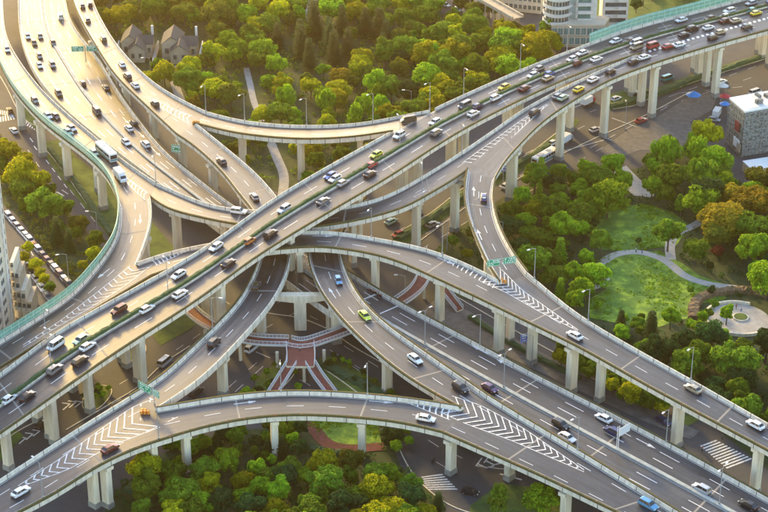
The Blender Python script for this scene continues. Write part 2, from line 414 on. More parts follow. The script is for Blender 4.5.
H = build_road('H', 'expressway_viaduct', 'low wide dual carriageway from upper left corner to lower right corner',
  [(60, -25), (66, 0), (70, 20), (84, 40), (101, 60), (115, 86), (146, 129), (167, 154), (197, 177), (229, 203), (300, 243), (351, 273), (390, 297), (479, 344), (549, 382), (568, 391), (667, 442), (768, 498), (830, 532)],
  [(17, -25), (18, 0), (19, 29), (29, 62), (52, 96), (90, 130), (125, 157), (160, 183), (200, 213), (240, 244), (307, 296), (355, 328), (395, 353), (480, 402), (568, 453), (735, 543), (800, 578)],
  [7.5, 7.5], planterL=True, planterR=False)
# noses where two decks part: wedge of deck between the merged road's end and the tip
def nose(trunk, end, branch, bend, bright):
    t, b = ROADS[trunk], ROADS[branch]; i = 0 if end == 0 else -1; k = 0 if bend == 0 else -1
    l, r_, tip = t.L[i], t.R[i], (b.R if bright else b.L)[k]
    m = MB(); dz = Vector((0, 0, .006)); m.poly([l - dz, r_ - dz, tip - dz]); m.uv = [(0, 0), (4, 0), (2, 3)]; m.build('nose_surface', 'asphalt_deck', t.root)
    m = MB(); n = [l, r_, tip]; m.v = [p - Vector((0, 0, .05)) for p in n] + [p - Vector((0, 0, 1.2)) for p in n]; m.f = [(0, 1, 2), (5, 4, 3), (0, 3, 4, 1), (1, 4, 5, 2), (2, 5, 3, 0)]; m.build('nose_slab', 'concrete', t.root)
nose('B', 1, 'C', 0, True); nose('EB', 0, 'B2', 1, False); nose('F', 1, 'C', 1, True); nose('FE', 0, 'F1', 1, False); nose('I', 1, 'I1', 0, True); nose('JM', 0, 'M', 0, False); nose('KM', 0, 'K', 1, True)
# ---------------------------------------------------------------- piers
def pier(key, u, v, wx=2.4, wy=1.7, cap=True, drop=1.7, foot=True, lateral=None, depth=0.0):
    """rectangular concrete pier under a deck, seen at picture position u, v where it meets the deck"""
    r = ROADS[key]; d, w_, q = r.nearest(u, v, -drop)
    z = r.at(d, .5).z; t = r.tang(d); rz = math.atan2(t.y, t.x)
    w_ = min(max(w_, .16), .84) if lateral is None else lateral
    c = r.at(d, w_); m = MB(); zt = z - drop + .02
    m.prism([(c.x + math.cos(rz) * sx * wy / 2 * k - math.sin(rz) * sy * wx / 2 * l, c.y + math.sin(rz) * sx * wy / 2 * k + math.cos(rz) * sy * wx / 2 * l)
             for sx, sy, k, l in ((-1, -1, .8, 1), (-1, -1, 1, .85), (-1, 1, 1, .85), (-1, 1, .8, 1), (1, 1, .8, 1), (1, 1, 1, .85), (1, -1, 1, .85), (1, -1, .8, 1))][::-1], 0, zt - .9)
    if cap: m.box((c.x, c.y, zt - .45), (wy * 1.15, wx * 1.5, .9), rz)
    else: m.box((c.x, c.y, zt - .45), (wy * .98, wx * .98, .9), rz)
    o = m.build('pier', 'concrete_pier', r.root)
    if foot:
        f = MB(); f.box((c.x, c.y, .75), (wy + .12, wx + .12, 1.5), rz); f.build('pier_foot', 'pier_foot', o)
    return c
def pair(key, u, v, gap=3.4, **k):
    r = ROADS[key]; d, w_, q = r.nearest(u, v, -1.7); W = (r.at(d, 0) - r.at(d, 1)).length
    for s_ in (-1, 1): pier(key, u, v, lateral=min(max(w_ + s_ * gap / 2 / W, .1), .9), wx=2.1, cap=False, **k)
for u, v in ((57, 390), (148, 334), (228, 279), (299, 232), (362, 190), (420, 152), (471, 126), (523, 98), (572, 74)):
    r = ROADS['A']; d, w_, q = r.nearest(u, v, -1.7); W = (r.at(d, 0) - r.at(d, 1)).length
    for l in (.17, .31, .72, .86): pier('A', u, v, lateral=l, wx=2.0, wy=1.9, cap=False)
for u, v in ((11, 420), (102, 366)):
    for l in (.2, .75): pier('A', u, v, lateral=l, wx=2.0, wy=1.9, cap=False)
for d in (3, 33, 63, 93):
    r = ROADS['AB']
    for l in (.16, .30, .58, .92):
        c = r.at(d, l); m = MB(); t = r.tang(d); rz = math.atan2(t.y, t.x)
        m.box((c.x, c.y, (c.z - 2.6) / 2), (2.0, 2.0, c.z - 2.6), rz); m.box((c.x, c.y, c.z - 2.13), (2.2, 3.2 if l > .9 else 2.2, .9), rz)
        o = m.build('pier', 'concrete_pier', r.root); f = MB(); f.box((c.x, c.y, .8), (2.12, 2.12, 1.6), rz); f.build('pier_foot', 'pier_foot', o)
for key, u, v, kw in (
    ('B', 610, 84, dict(lateral=.78)), ('B', 563, 107, dict(lateral=.7)), ('B', 514, 146, dict(lateral=.8, wx=3.2)),
    ('C', 423, 201, {}), ('C', 461, 178, dict(lateral=.85)), ('C', 352, 220, {}), ('C', 172, 212, dict(lateral=.7)), ('C', 225, 222, {}),
    ('B2', 483, 255, dict(lateral=.3)),
    ('F', 19, 93, dict(lateral=.8)), ('F', 40, 118, dict(lateral=.85)), ('F', 64, 140, dict(lateral=.85)), ('F', 86, 158, dict(lateral=.35)), ('F', 98, 168, dict(lateral=.85)),
    ('F1', 109, 222, dict(lateral=.88)), ('F1', 146, 240, {}), ('FE', 60, 306, {}), ('FE', 12, 350, {}),
    ('E', 374, 257, dict(lateral=.6)), ('E', 440, 279, dict(lateral=.7)), ('E', 300, 250, dict(lateral=.6, wx=3)), ('E', 212, 256, {}),
    ('EB', 491, 304, dict(lateral=.45, wx=2)), ('EB', 498, 308, dict(lateral=.82, wx=2.6)), ('EB', 526, 320, dict(lateral=.6, wx=2.4)), ('EB', 572, 346, dict(lateral=.8, wx=2.9)), ('EB', 595, 358, dict(lateral=.55, wx=2.2)), ('EB', 675, 402, dict(lateral=.6, wx=2.9)), ('EB', 757, 446, {}),
    ('I', 108, 66, {}), ('I', 120, 82, {}), ('I', 146, 108, {}), ('I', 90, 40, {}),
    ('J', 177, 137, {}), ('J', 210, 163, {}), ('J', 243, 193, {}), ('J', 248, 300, dict(lateral=.5)), ('J', 224, 358, dict(lateral=.25)),
    ('I1', 242, 134, {}), ('I1', 302, 141, {}), ('I1', 363, 138, {}),
    ('K', 384, 360, dict(lateral=.7)), ('K', 335, 310, {}), ('K', 430, 392, dict(lateral=.5)),
    ('JM', 99, 466, dict(lateral=.3)), ('JM', 108, 462, dict(lateral=.14)), ('JM', 158, 443, dict(lateral=.2)), ('JM', 20, 500, {}),
    ('M', 187, 434, dict(lateral=.75)), ('M', 275, 420, dict(lateral=.75)), ('M', 363, 419, dict(lateral=.75)), 
    ('KM', 449, 437, dict(lateral=.9)), ('KM', 571, 490, dict(lateral=.85)), ('KM', 520, 440, dict(lateral=.5))):
    pier(key, u, v, **kw)
rH = ROADS['H']; d = 14
while d < rH.len:
    for l in (.2, .42, .58, .8):
        c = rH.at(d, l)
        t = rH.tang(d); m = MB(); m.box((c.x, c.y, (c.z - 1.7) / 2), (1.5, 1.8, c.z - 1.7), math.atan2(t.y, t.x)); m.build('pier', 'concrete_pier', rH.root)
    d += 27
# portal pier between the two inner ramps at the centre: T-shaped cap on one broad shaft
m = MB(); pc = P(300, 299, 9.2)
zc = 10.6
m.prism([(pc.x - 1.6, pc.y - .9), (pc.x + 1.6, pc.y - .9), (pc.x + 1.6, pc.y + .9), (pc.x - 1.6, pc.y + .9)], 0, zc)
portal = empty('portal_pier', (pc.x, pc.y, 0)); tag(portal, 'broad T-shaped concrete pier with tapered cap beam linking the two inner ramps', 'bridge pier', kind='thing')
o = m.build('shaft', 'concrete_pier', portal)
m = MB(); rings = []
for x, zb in ((-8.2, zc - 1.1), (-1.7, zc - 2.0), (1.7, zc - 2.0), (8.2, zc - 1.1)):
    rings.append([Vector((pc.x + x, pc.y - 1.15, zb)), Vector((pc.x + x, pc.y + 1.15, zb)), Vector((pc.x + x, pc.y + 1.15, zc + .05)), Vector((pc.x + x, pc.y - 1.15, zc + .05))])
m.loft(rings); m.build('cap_beam', 'concrete_pier', portal)

# ---------------------------------------------------------------- lane markings
r = ROADS['A']
for w_ in (.255, .745): dashes(r, w_, wd=.2)
for m_, rt in ((.75, False), (.75, True)): solid(r, metres=m_, right=rt)
for w_ in (.455, .545): solid(r, w_)
r = ROADS['AB']
for w_ in (.15, .24, .45, .54, .79): dashes(r, w_)
for w_ in (.335, .365): solid(r, w_)
solid(r, metres=.75); solid(r, metres=.75, right=True)
# block stripes of the diverge
d = 4
while d < r.len - 2:
    for w0 in (.63, ): r.marks.quad(r.at(d, .625, .017), r.at(d, .675, .017), r.at(d + 1.1, .675, .017), r.at(d + 1.1, .625, .017))
    d += 2.2
for key, ws in (('B', (.36, )), ('C', (.5, )), ('B2', (.5, )), ('E', (.5, )), ('EB', (.5, )), ('F', (.36, .66)), ('F1', (.5, )), ('FE', (.3, )), ('I', (.36, .66)), ('I1', (.5, )), ('J', (.5, )), ('JM', (.72, .28)), ('M', (.5, )), ('K', (.5, )), ('KM', (.22, .8))):
    r = ROADS[key]
    for w_ in ws: dashes(r, w_, on=4, off=6, wd=.15)
    solid(r, metres=.75); solid(r, metres=.75, right=True)
r = ROADS['H']
for w_ in (.16, .315, .67, .83): dashes(r, w_, wd=.2)
for w_ in (.46, .535): solid(r, w_)
solid(r, metres=.75); solid(r, metres=.75, right=True)
def arr(key, u, v, fwd, L=6):
    d, w_, q = ROADS[key].nearest(u, v); arrow(ROADS[key], d, w_, fwd, L)
for a in (('B2', 482, 240, -1), ('B2', 473, 197, -1), ('C', 419, 197, -1), ('E', 311, 236, -1), ('M', 232, 404.5, 1), ('M', 368, 401, 1), ('K', 335, 300, -1), ('E', 438, 258, -1), ('H', 640, 440, 1), ('H', 515, 369, -1), ('H', 490, 355, -1), ('H', 122, 116, 1), ('H', 137, 130, 1), ('H', 152, 148, 1), ('F1', 141, 215, 1), ('FE', 133, 250, 1), ('H', 330, 285, -1)):
    arr(*a)
chevrons('JM J M', [(18, 486), (60, 459), (104, 427), (134, 406), (154, 399)], [(18, 488), (70, 469), (110, 446), (140, 435), (178, 417)], 17)
chevrons('KM K M', [(584, 470), (523, 428), (480, 405), (452, 396)], [(584, 472), (510, 440), (466, 424), (440, 412)], 18)
chevrons('M KM', [(452, 410), (430, 405.5), (405, 401)][::-1], [(450, 420), (430, 412), (405, 402)][::-1], 7, depth=.1)
chevrons('EB B2 E', [(578, 330), (550, 310), (522, 290), (499, 267)], [(578, 331), (540, 312), (505, 292), (480, 281)], 17)
chevrons('E EB', [(498, 284), (470, 270), (440, 256)][::-1], [(494, 289), (465, 273), (440, 258)][::-1], 12, depth=.1, border=False)
chevrons('FE F1 E', [(23, 345), (60, 321), (100, 290), (130, 266)], [(23, 347), (85, 311), (122, 288), (152, 265)], 19)
chevrons('E FE', [(150, 260), (165, 256.5), (186, 250)][::-1], [(156, 266), (168, 260), (186, 251.5)][::-1], 8, depth=.1)
chevrons('F C F1', [(112, 170), (130, 180), (148, 193)], [(112, 171), (128, 184), (145, 200)], 10, depth=.3)
chevrons('B C B2', [(547, 104), (520, 121), (494, 140), (462, 163)], [(547, 105), (523, 127), (497, 153), (474, 176)], 20)
chevrons('C B', [(438, 184), (452, 174), (463, 165)], [(439, 185), (453, 177), (464, 168)], 8, depth=.1, border=False)
chevrons('I I1 J', [(150, 97), (170, 107), (192, 116)], [(150, 99), (168, 112), (190, 124)], 10, depth=.4)
# transverse yellow-box grid on the low expressway, centre right
r = ROADS['H']
for u, v in ((366, 298), (398, 306)):
    d, w_, q = r.nearest(u, v, 0)
    r.marks.quad(r.at(d, .04, .02), r.at(d, .4, .02), r.at(d + .4, .4, .02), r.at(d + .4, .04, .02))

# ---------------------------------------------------------------- highway median: hedge between two concrete kerbs
def median(key, w0, half=.75, hedge=True, name='median_hedge'):
    r = ROADS[key]; k1, hb = MB(), MB(); rings = []; hr = []
    for i in range(r.n):
        c = r.L[i].lerp(r.R[i], w0); s_ = (r.R[i] - r.L[i]).normalized()
        rings.append([c + s_ * o + Vector((0, 0, h)) for o, h in ((-half, 0), (-half, .5), (half, .5), (half, 0))])
    k1.loft(rings); k1.build('median_kerb', 'parapet' if hedge else 'median_wall', r.root)
    if hedge:
        d = 0
        while d < r.len:
            i, f = r.fi(d); c = r.at(d, w0, .5); s_ = side(r, d); h = .75 + random.uniform(-.15, .2); o1 = half * .8 + random.uniform(-.1, .12)
            hr.append([c - s_ * o1, c - s_ * (o1 * .85) + Vector((0, 0, h)), c + s_ * (o1 * .8) + Vector((0, 0, h + random.uniform(-.1, .1))), c + s_ * o1]); d += .9
        hb.loft(hr); hb.build('median_hedge', 'hedge', r.root)
median('A', .5, .62); median('AB', .35, .55); median('H', .497, .5, hedge=False)

# ---------------------------------------------------------------- translucent green noise barriers
mg = mat('green_panel', (.12, .38, .31), .3, (.28, .56, .48), 1.2, 5, alpha=.6)
mat('green_frame', (.40, .60, .52), .5)
def noise_barrier(name, label, parts_, h=2.6):
    pts = []
    for key, right, i0, i1 in parts_:
        r = ROADS[key]; rng = range(int(i0 * (r.n - 1)), int(i1 * (r.n - 1)) + 1)
        pts += [r.edge(i, -.18, right, PAR_H + .02) for i in rng]
    pts = [p for i, p in enumerate(pts) if i == 0 or (p - pts[i - 1]).length > .8]
    c0 = sum(pts, Vector()) / len(pts); root = empty(name, (c0.x, c0.y, 0)); tag(root, label, 'noise barrier', kind='thing')
    ins = lambda p, q: Vector((-(q - p).y, (q - p).x, 0)).normalized()
    pm = MB(); n = len(pts); nr = [ins(pts[max(i - 1, 0)], pts[min(i + 1, n - 1)]) for i in range(n)]
    for o in (-.02, .02):
        pm.loft([[p + nr[i] * o, p + nr[i] * o + Vector((0, 0, h - .5)), p + nr[i] * (o + .35) + Vector((0, 0, h))] for i, p in enumerate(pts)], closed=False)
    pm.build('panels', 'green_panel', root)
    fm = MB()
    for i in range(0, n):
        p = pts[i]; t = nr[i]
        fm.box((p.x, p.y, p.z + h / 2 - .3), (.13, .13, h - .4), 0)
    for zz in (.05, h * .42, h - .5):
        fm.loft([[p + nr[i] * a + Vector((0, 0, zz + b)) for a, b in ((-.06, 0), (.06, 0), (.06, .1), (-.06, .1))] for i, p in enumerate(pts)])
    fm.build('frame', 'green_frame', root)
noise_barrier('noise_barrier', 'green translucent noise barrier curving along the left-hand ramp', [('F', True, .42, 1), ('F1', True, 0, 1), ('FE', False, 0, 1)])
noise_barrier('noise_barrier', 'green translucent noise barrier along the highway in front of the apartment towers', [('A', False, .95, 1), ('AB', False, 0, 1)], h=3.0)

# ---------------------------------------------------------------- street lamps
mat('lamp_glass', (.75, .75, .70), .3)
def lamp_post(loc, rz, h=9, arm=2.2, double=False):
    root = empty('street_lamp', loc, rz)
    m = MB(); m.tube((0, 0, 0), (0, 0, h), .13, .07, 8); m.box((0, 0, .2), (.4, .4, .4)); m.build('pole', 'steel_grey', root)
    for s_ in ((1, -1) if double else (1,)):
        a = MB(); a.tube((0, 0, h - .1), (s_ * arm * .5, 0, h + .35), .06, .05, 6); a.tube((s_ * arm * .5, 0, h + .35), (s_ * arm, 0, h + .42), .05, .04, 6); a.build('arm', 'steel_grey', root)
        b = MB(); b.box((s_ * (arm + .35), 0, h + .42), (.95, .38, .16)); hd = b.build('lamp_head', 'steel_white', root)
        g_ = MB(); g_.box((s_ * (arm + .38), 0, h + .33), (.7, .3, .05)); g_.build('lamp_glass', 'lamp_glass', hd)
    return root
LP1 = lamp_post((0, 0, 0), 0); LP2 = lamp_post((0, 0, 0), 0, h=9.5, arm=1.6, double=True)
used_lp = {1: False, 2: False}
def put_lamp(base, rz, label, double=False, scale=1.0):
    k = 2 if double else 1; src = LP2 if double else LP1
    o = src if not used_lp[k] else copy_tree(src); used_lp[k] = True
    o.location = base; o.rotation_euler = (0, 0, rz); o.scale = (scale,) * 3
    tag(o, label, 'street lamp', 'street lamps along the roads'); return o
def deck_lamp(key, u, v, right, label, double=False, w_=None):
    """lamp standing on a parapet (or median) of a deck, base seen at u, v"""
    r = ROADS[key]; d, w0, q = r.nearest(u, v, PAR_H)
    if w_ is None: b = r.atm(d, .12, PAR_H - .02, right)
    else: b = r.at(d, w_, .5)
    s_ = side(r, d) * (-1 if right else 1); put_lamp(b, math.atan2(s_.y, s_.x), label, double)
def street_lamp(u, v, ang, label, double=False, scale=1.0): put_lamp(P(u, v, 0.0), R(ang), label, double, scale)
for a in (
  ('A', 35, 347, False, 'street lamp on the upper parapet of the highway below the green barrier'),
  ('A', 68, 371, False, 'street lamp on the highway median near the three cars bunched at lower left', True, .5),
  ('A', 166, 291, False, 'street lamp on the highway median between two white cars', True, .5),
  ('A', 389, 143, False, 'street lamp on the highway median beside the purple-grey minivan', True, .5),
  ('A', 454, 99, False, 'street lamp on the far parapet where the upper park trees end'),
  ('A', 506, 72, False, 'street lamp on the far parapet above the yellow taxi on the highway'),
  ('A', 557, 54, False, 'street lamp on the far parapet below the apartment towers'),
  ('C', 434, 193, True, 'street lamp on the lower parapet of the ramp before the hatched fork'),
  ('C', 466, 160, False, 'street lamp at the upper side of the hatched fork on the right'),
  ('E', 371, 238, False, 'street lamp on the upper parapet of the bowed ramp right of the crossing'),
  ('E', 446, 253, False, 'street lamp on the bowed ramp above the green hedge strip'),
  ('J', 241, 334, True, 'street lamp on the near side of the inner left ramp by the dark car'),
  ('JM', 18, 480, False, 'street lamp on the parapet at the bottom left corner'),
  ('JM', 124, 410, False, 'street lamp on the parapet beside the hatched merge at lower left'),
  ('M', 366, 394, False, 'street lamp on the nearest arched ramp by its white arrow'),
  ('M', 280, 392, False, 'street lamp on the nearest arched ramp above the footbridge stairs'),
  ('KM', 563, 458, False, 'street lamp on the merge barrier beside the blue car at lower right'),
  ('EB', 694, 381, False, 'street lamp on the ramp parapet behind the tan taxi'),
  ('EB', 588, 322, False, 'street lamp on the ramp parapet before the large lawn'),
  ('EB', 534, 280, False, 'street lamp on the ramp parapet just below the two green signs'),
  ('B2', 497, 228, False, 'street lamp on the bend parapet next to the park trees'),
  ('I1', 357, 124, False, 'street lamp on the shallow curved ramp in front of the bright willows'),
  ('I1', 299, 126, False, 'street lamp in the middle of the shallow curved ramp below the park'),
  ('I1', 244, 121, False, 'street lamp on the shallow curved ramp by the park path'),
  ('I1', 206, 112, False, 'street lamp at the fork by the orange-tinged trees'),
  ('I1', 412, 112, False, 'street lamp where the shallow ramp meets the highway'),
  ('C', 153, 184, False, 'street lamp at the sunlit left fork beside the bus'),
  ('H', 503, 386, False, 'street lamp on the low median between the dark car and the hatched merge', True, .497),
  ('H', 422, 343, False, 'street lamp on the low median above the white car on the inner ramp', True, .497),
  ('H', 715, 505, False, 'street lamp on the low median at the bottom right corner', True, .497),
  ('H', 485, 344, False, 'street lamp on the upper edge of the low expressway beside a slab pier'),
  ('H', 673, 444, False, 'street lamp on the upper edge of the low expressway by the tall pier at right')):
    deck_lamp(*a)
for a in ((300, 296, 20, 'street lamp in the dark gap between the two inner ramps'), (69, 283, 200, 'street lamp beside the row of parked cars behind the green barrier'),
          (98, 240, 180, 'street lamp at the bend of the left ground street'), (151, 82, 200, 'street lamp among park trees below the villas'),
          (405, 305, 180, 'street lamp beside the red footbridge at the right of the crossing'), (447, 252, 180, 'tall street lamp on the ground strip above the bowed ramp', False),
          (231, 180, 180, 'street lamp in the gap between the left ramps'), (218, 186, 0, 'low street lamp in the gap between the left ramps'),
          (532, 366, 180, 'street lamp on the pavement beside the blue sign at right'), (507, 325, 180, 'street lamp on the pavement below the hatched fork'),
          (411, 116, 180, 'street lamp behind the ramp junction by the cameras'), (625, 130, 90, 'street lamp on the right ground street near the red car'),
          (502, 250, 180, 'street lamp among the park trees right of the bend'), (593, 95, 90, 'street lamp under the far highway by the red lorry')):
    street_lamp(*a)

# ---------------------------------------------------------------- signs
def sign_boards(name, label, base, z0, boards, col, rz, post=True, text=True, arm=None):
    root = empty(name, (base.x, base.y, base.z), rz); tag(root, label, 'road sign', kind='thing')
    if post:
        m = MB(); m.tube((0, 0, 0), (0, 0, z0 + 1.5), .14, .12, 8); m.tube((min(b[0] for b in boards) - .5, .05, z0), (max(b[0] for b in boards) + .5, .05, z0), .09, .09, 6); m.build('post', 'steel_grey', root, local=True)
    for bx, bw, bh in boards:
        m = MB(); m.box((bx, -.12, z0), (bw, .08, bh)); b = m.build('board', col, root, local=True)
        t = MB()
        for rr in range(3):
            x = -bw * .38
            while x < bw * .36:
                l = random.choice((.25, .4, .55)); 
                if random.random() < .8: t.box((bx + x + l / 2, -.175, z0 + bh * (.27 - .27 * rr)), (l, .02, bh * (.13 if rr else .17)))
                x += l + .18
        for s_ in (-1, 1): t.box((bx, -.175, z0 + s_ * bh * .46), (bw * .96, .02, .06))
        for s_ in (-1, 1): t.box((bx + s_ * bw * .48, -.175, z0), (.06, .02, bh * .86))
        t.build('lettering', 'sign_text', b)
    return root
def face(r, d, fwd): t = r.tang(d) * fwd; return math.atan2(t.y, t.x) - math.pi / 2
rr_ = ROADS['EB']; sb = P(501, 272, 15.5)
sign_boards('direction_sign', 'pair of green direction boards above the right-hand fork', sb, 3.2, ((-2.3, 3.6, 2.0), (2.3, 3.6, 2.0)), 'sign_green', R(18))
sign_boards('direction_sign', 'green direction board tilted at the lower left fork', P(154.5, 405, 13.5), 3.6, ((-3.0, 4.4, 2.2), (.9, 2.4, 1.9)), 'sign_green', R(-42))
sign_boards('direction_sign', 'green gantry board over the sunlit upper left expressway', P(86, 62, 8), 5.0, ((-2.5, 4.2, 2.0), (2.6, 4.2, 2.0)), 'sign_green', R(4))
sign_boards('direction_sign', 'small green board under the hatched ramp, upper left of the crossing', P(176.5, 158, 7.6), 3.2, ((0, 3.0, 2.6), ), 'sign_green', R(-20))
sign_boards('direction_sign', 'blue direction board on the pavement before a pier at right', P(526, 358, 0), 6.2, ((0, 3.6, 2.6), ), 'sign_blue', R(20))
sign_boards('direction_sign', 'blue direction board beside a pier under the S-bend ramp', P(503, 184, 0), 5.6, ((0, 3.0, 2.8), ), 'sign_blue', R(15))
# white lattice gantry on the low expressway
r = ROADS['H']; d, w_, q = r.nearest(602, 456, 1)
gq = empty('sign_gantry', r.at(d, .5, .5), face(r, d, 1)); tag(gq, 'white back-facing sign gantry standing on the low median at lower right', 'sign gantry', kind='thing')
m = MB()
for x in (-.3, .3): m.tube((x, 0, 0), (x, 0, 6.2), .1, .1, 6)
m.build('post', 'steel_white', gq, local=True)
m = MB(); m.box((-2.3, 0, 4.3), (3.6, .1, 2.2)); b = m.build('board', 'steel_white', gq, local=True)
m = MB()
for z in (3.5, 4.3, 5.1): m.box((-2.3, -.1, z), (3.7, .12, .12))
for x in (-3.8, -2.3, -.8): m.box((x, -.12, 4.3), (.12, .12, 2.3))
m.build('frame', 'steel_grey', b)
# ---------------------------------------------------------------- ground
mat('grass', (.03, .065, .010), .95, (.12, .18, .022), .2, 12, c3=(.07, .12, .018), bump=.6, lo=.36, hi=.64)
mat('lawn_grass', (.06, .14, .008), .95, (.30, .42, .03), .22, 14, c3=(.10, .20, .02), bump=.6, lo=.36, hi=.64)
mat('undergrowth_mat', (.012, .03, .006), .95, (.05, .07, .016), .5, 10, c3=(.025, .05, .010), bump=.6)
mat('paving', (.09, .085, .08), .85, (.16, .15, .14), .5, 5)
mat('path_paving', (.30, .28, .26), .85, (.42, .40, .36), .6, 5)
mat('brown_hedge', (.10, .07, .035), .95, (.20, .13, .07), 1.5, 5, bump=.5)
mat('flower_red', (.08, .018, .012), .95, (.20, .025, .06), 1.1, 8, c3=(.13, .045, .02), bump=.4)
def flat(name, px, z, m, kind='structure', label=None, cat=None):
    pts = [P(a, b, 0) for a, b in px]; pts = [Vector((p.x, p.y, z)) for p in pts]
    bm = bmesh.new(); f = bm.faces.new([bm.verts.new(p) for p in pts]); bmesh.ops.triangulate(bm, faces=[f])
    me = bpy.data.meshes.new(name); bm.normal_update()
    for f in bm.faces:
        if f.normal.z < 0: f.normal_flip()
    bm.to_mesh(me); bm.free(); me.materials.append(MATS[m]); o = bpy.data.objects.new(name, me); COL.objects.link(o); o['kind'] = kind
    if label: tag(o, label, cat)
    return o
g = MB(); g.poly([Vector((-1500, -60, 0)), Vector((1500, -60, 0)), Vector((1500, 3000, 0)), Vector((-1500, 3000, 0))]); g.build('ground', 'asphalt_street')['kind'] = 'structure'
GREENS = {
 'upper_park': [(62, -60), (60, -20), (96, 30), (120, 62), (150, 92), (186, 122), (200, 130), (215, 140), (245, 170), (283, 196), (300, 200), (330, 186), (372, 160), (420, 134), (470, 112), (520, 92), (556, 72), (540, 58), (505, 40), (470, 26), (445, 14), (400, -10), (380, -60)],
 'left_park': [(-30, 120), (0, 136), (14, 146), (28, 160), (48, 186), (70, 214), (92, 238), (112, 256), (100, 275), (72, 290), (52, 262), (34, 236), (14, 212), (-30, 180)],
 'ramp_verge': [(14, 96), (24, 92), (40, 112), (46, 128), (40, 134), (24, 118)],
 'verge': [(40, 142), (60, 140), (80, 160), (118, 190), (130, 205), (152, 222), (176, 250), (150, 262), (124, 250), (108, 236), (92, 216), (72, 192), (50, 164)],
 'left_island': [(84, 398), (100, 385), (112, 388), (106, 402), (92, 412), (82, 408)],
 'right_park': [(505, 196), (540, 178), (560, 172), (600, 165), (612, 172), (640, 168), (660, 152), (690, 150), (710, 168), (725, 182), (780, 186), (860, 200), (900, 360), (860, 460), (768, 470), (720, 432), (690, 404), (640, 384), (592, 356), (560, 346), (536, 332), (500, 312), (462, 298), (442, 290), (430, 272), (430, 256), (452, 232), (476, 216)],
 'median_verge': [(392, 236), (430, 214), (466, 186), (520, 160), (560, 130), (576, 118), (580, 122), (560, 140), (520, 172), (470, 200), (440, 222), (408, 244), (396, 246)],
 'hedge_verge': [(316, 364), (330, 356), (372, 378), (400, 396), (384, 402), (340, 392)],
 'verge_left_of_stairs': [(252, 390), (262, 372), (286, 360), (292, 366), (276, 392)],
 'bottom_park': [(100, 520), (118, 490), (150, 464), (190, 444), (230, 432), (300, 424), (372, 424), (392, 444), (402, 470), (430, 492), (446, 505), (440, 560), (90, 560)],
 'behind_barrier': [(600, 36), (640, 22), (690, 12), (740, 0), (800, -18), (800, -50), (560, -50), (560, 20)],
 'bottom_right_verge': [(470, 506), (500, 484), (540, 488), (560, 500), (600, 540), (470, 540)],
 'far_verge': [(646, 92), (700, 72), (768, 52), (768, 58), (702, 80), (650, 100)],
 'pier_island': [(606, 96), (640, 84), (652, 92), (640, 104), (616, 110)],
 'side_verge': [(660, 424), (694, 412), (700, 420), (684, 428)],
 'round_island': [(129, 340), (125, 352), (132, 361), (142, 357), (146, 346), (136, 339)],
 'left_mid_verge': [(150, 330), (176, 316), (200, 306), (206, 318), (186, 332), (160, 346)],
 'center_strip': [(204, 300), (222, 306), (238, 318), (230, 326), (212, 316)],
 'strip_under_highway': [(384, 196), (420, 178), (470, 150), (520, 124), (560, 104), (566, 108), (520, 134), (470, 162), (420, 192), (390, 208)],
 'lower_left_verge': [(-20, 450), (14, 428), (24, 436), (0, 462)],
}
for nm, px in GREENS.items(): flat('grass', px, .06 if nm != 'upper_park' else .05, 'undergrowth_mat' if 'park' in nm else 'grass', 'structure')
flat('lawn', [(596, 262), (620, 250), (660, 252), (680, 262), (700, 276), (730, 286), (724, 300), (700, 304), (690, 318), (650, 330), (610, 322), (590, 318), (588, 300), (606, 290), (604, 272)], .12, 'lawn_grass')
flat('lawn', [(584, 232), (600, 214), (640, 204), (672, 212), (690, 226), (676, 246), (640, 250), (600, 250)], .12, 'lawn_grass')
flat('lawn', [(300, 416), (376, 418), (382, 446), (345, 450), (322, 444), (308, 430)], .12, 'lawn_grass')
def ribbon(name, px, wd, z, m, zpx=0, kind='structure'):
    c = resample([P(a, b, zpx) for a, b in px], max(8, len(px) * 8)); mb = MB()
    for i in range(len(c)):
        t = c[min(i + 1, len(c) - 1)] - c[max(i - 1, 0)]; s_ = Vector((-t.y, t.x, 0)).normalized() * wd / 2
        mb.v += [Vector((c[i].x, c[i].y, z)) + s_, Vector((c[i].x, c[i].y, z)) - s_]
        if i: k = len(mb.v) - 4; mb.f.append((k + 1, k + 3, k + 2, k))
    o = mb.build(name, m); o['kind'] = kind; return o
ribbon('park_path', [(604, 262), (612, 256), (634, 252), (660, 258), (672, 266), (684, 276), (706, 284), (742, 289)], 2.8, .17, 'path_paving')
ribbon('park_path', [(671, 260), (670, 246), (676, 234), (690, 228), (704, 220)], 2.9, .18, 'path_paving')
ribbon('park_path', [(588, 290), (602, 284), (606, 276), (600, 266), (603, 262)], 2.4, .171, 'path_paving')
ribbon('park_path', [(570, 216), (590, 210), (610, 200), (622, 196)], 2.4, .172, 'paving')
ribbon('flower_bed', [(284, 424), (304, 424), (316, 432), (325, 443), (345, 449), (384, 447)], 3.4, .2, 'flower_red')
flat('plaza', [(612, 172), (626, 166), (640, 180), (656, 192), (652, 198), (634, 196), (622, 186)], .19, 'path_paving')
ribbon('park_path', [(268, 136), (276, 156), (284, 176), (282, 200)], 3.0, .17, 'path_paving')
ribbon('park_path', [(246, 68), (250, 84), (254, 102), (262, 122)], 2.2, .171, 'path_paving')
ribbon('park_path', [(172, 66), (175, 84), (182, 104)], 3.0, .172, 'path_paving')
flat('clearing', [(302, 14), (312, -6), (330, -6), (326, 8), (318, 18), (308, 20)], .18, 'path_paving')
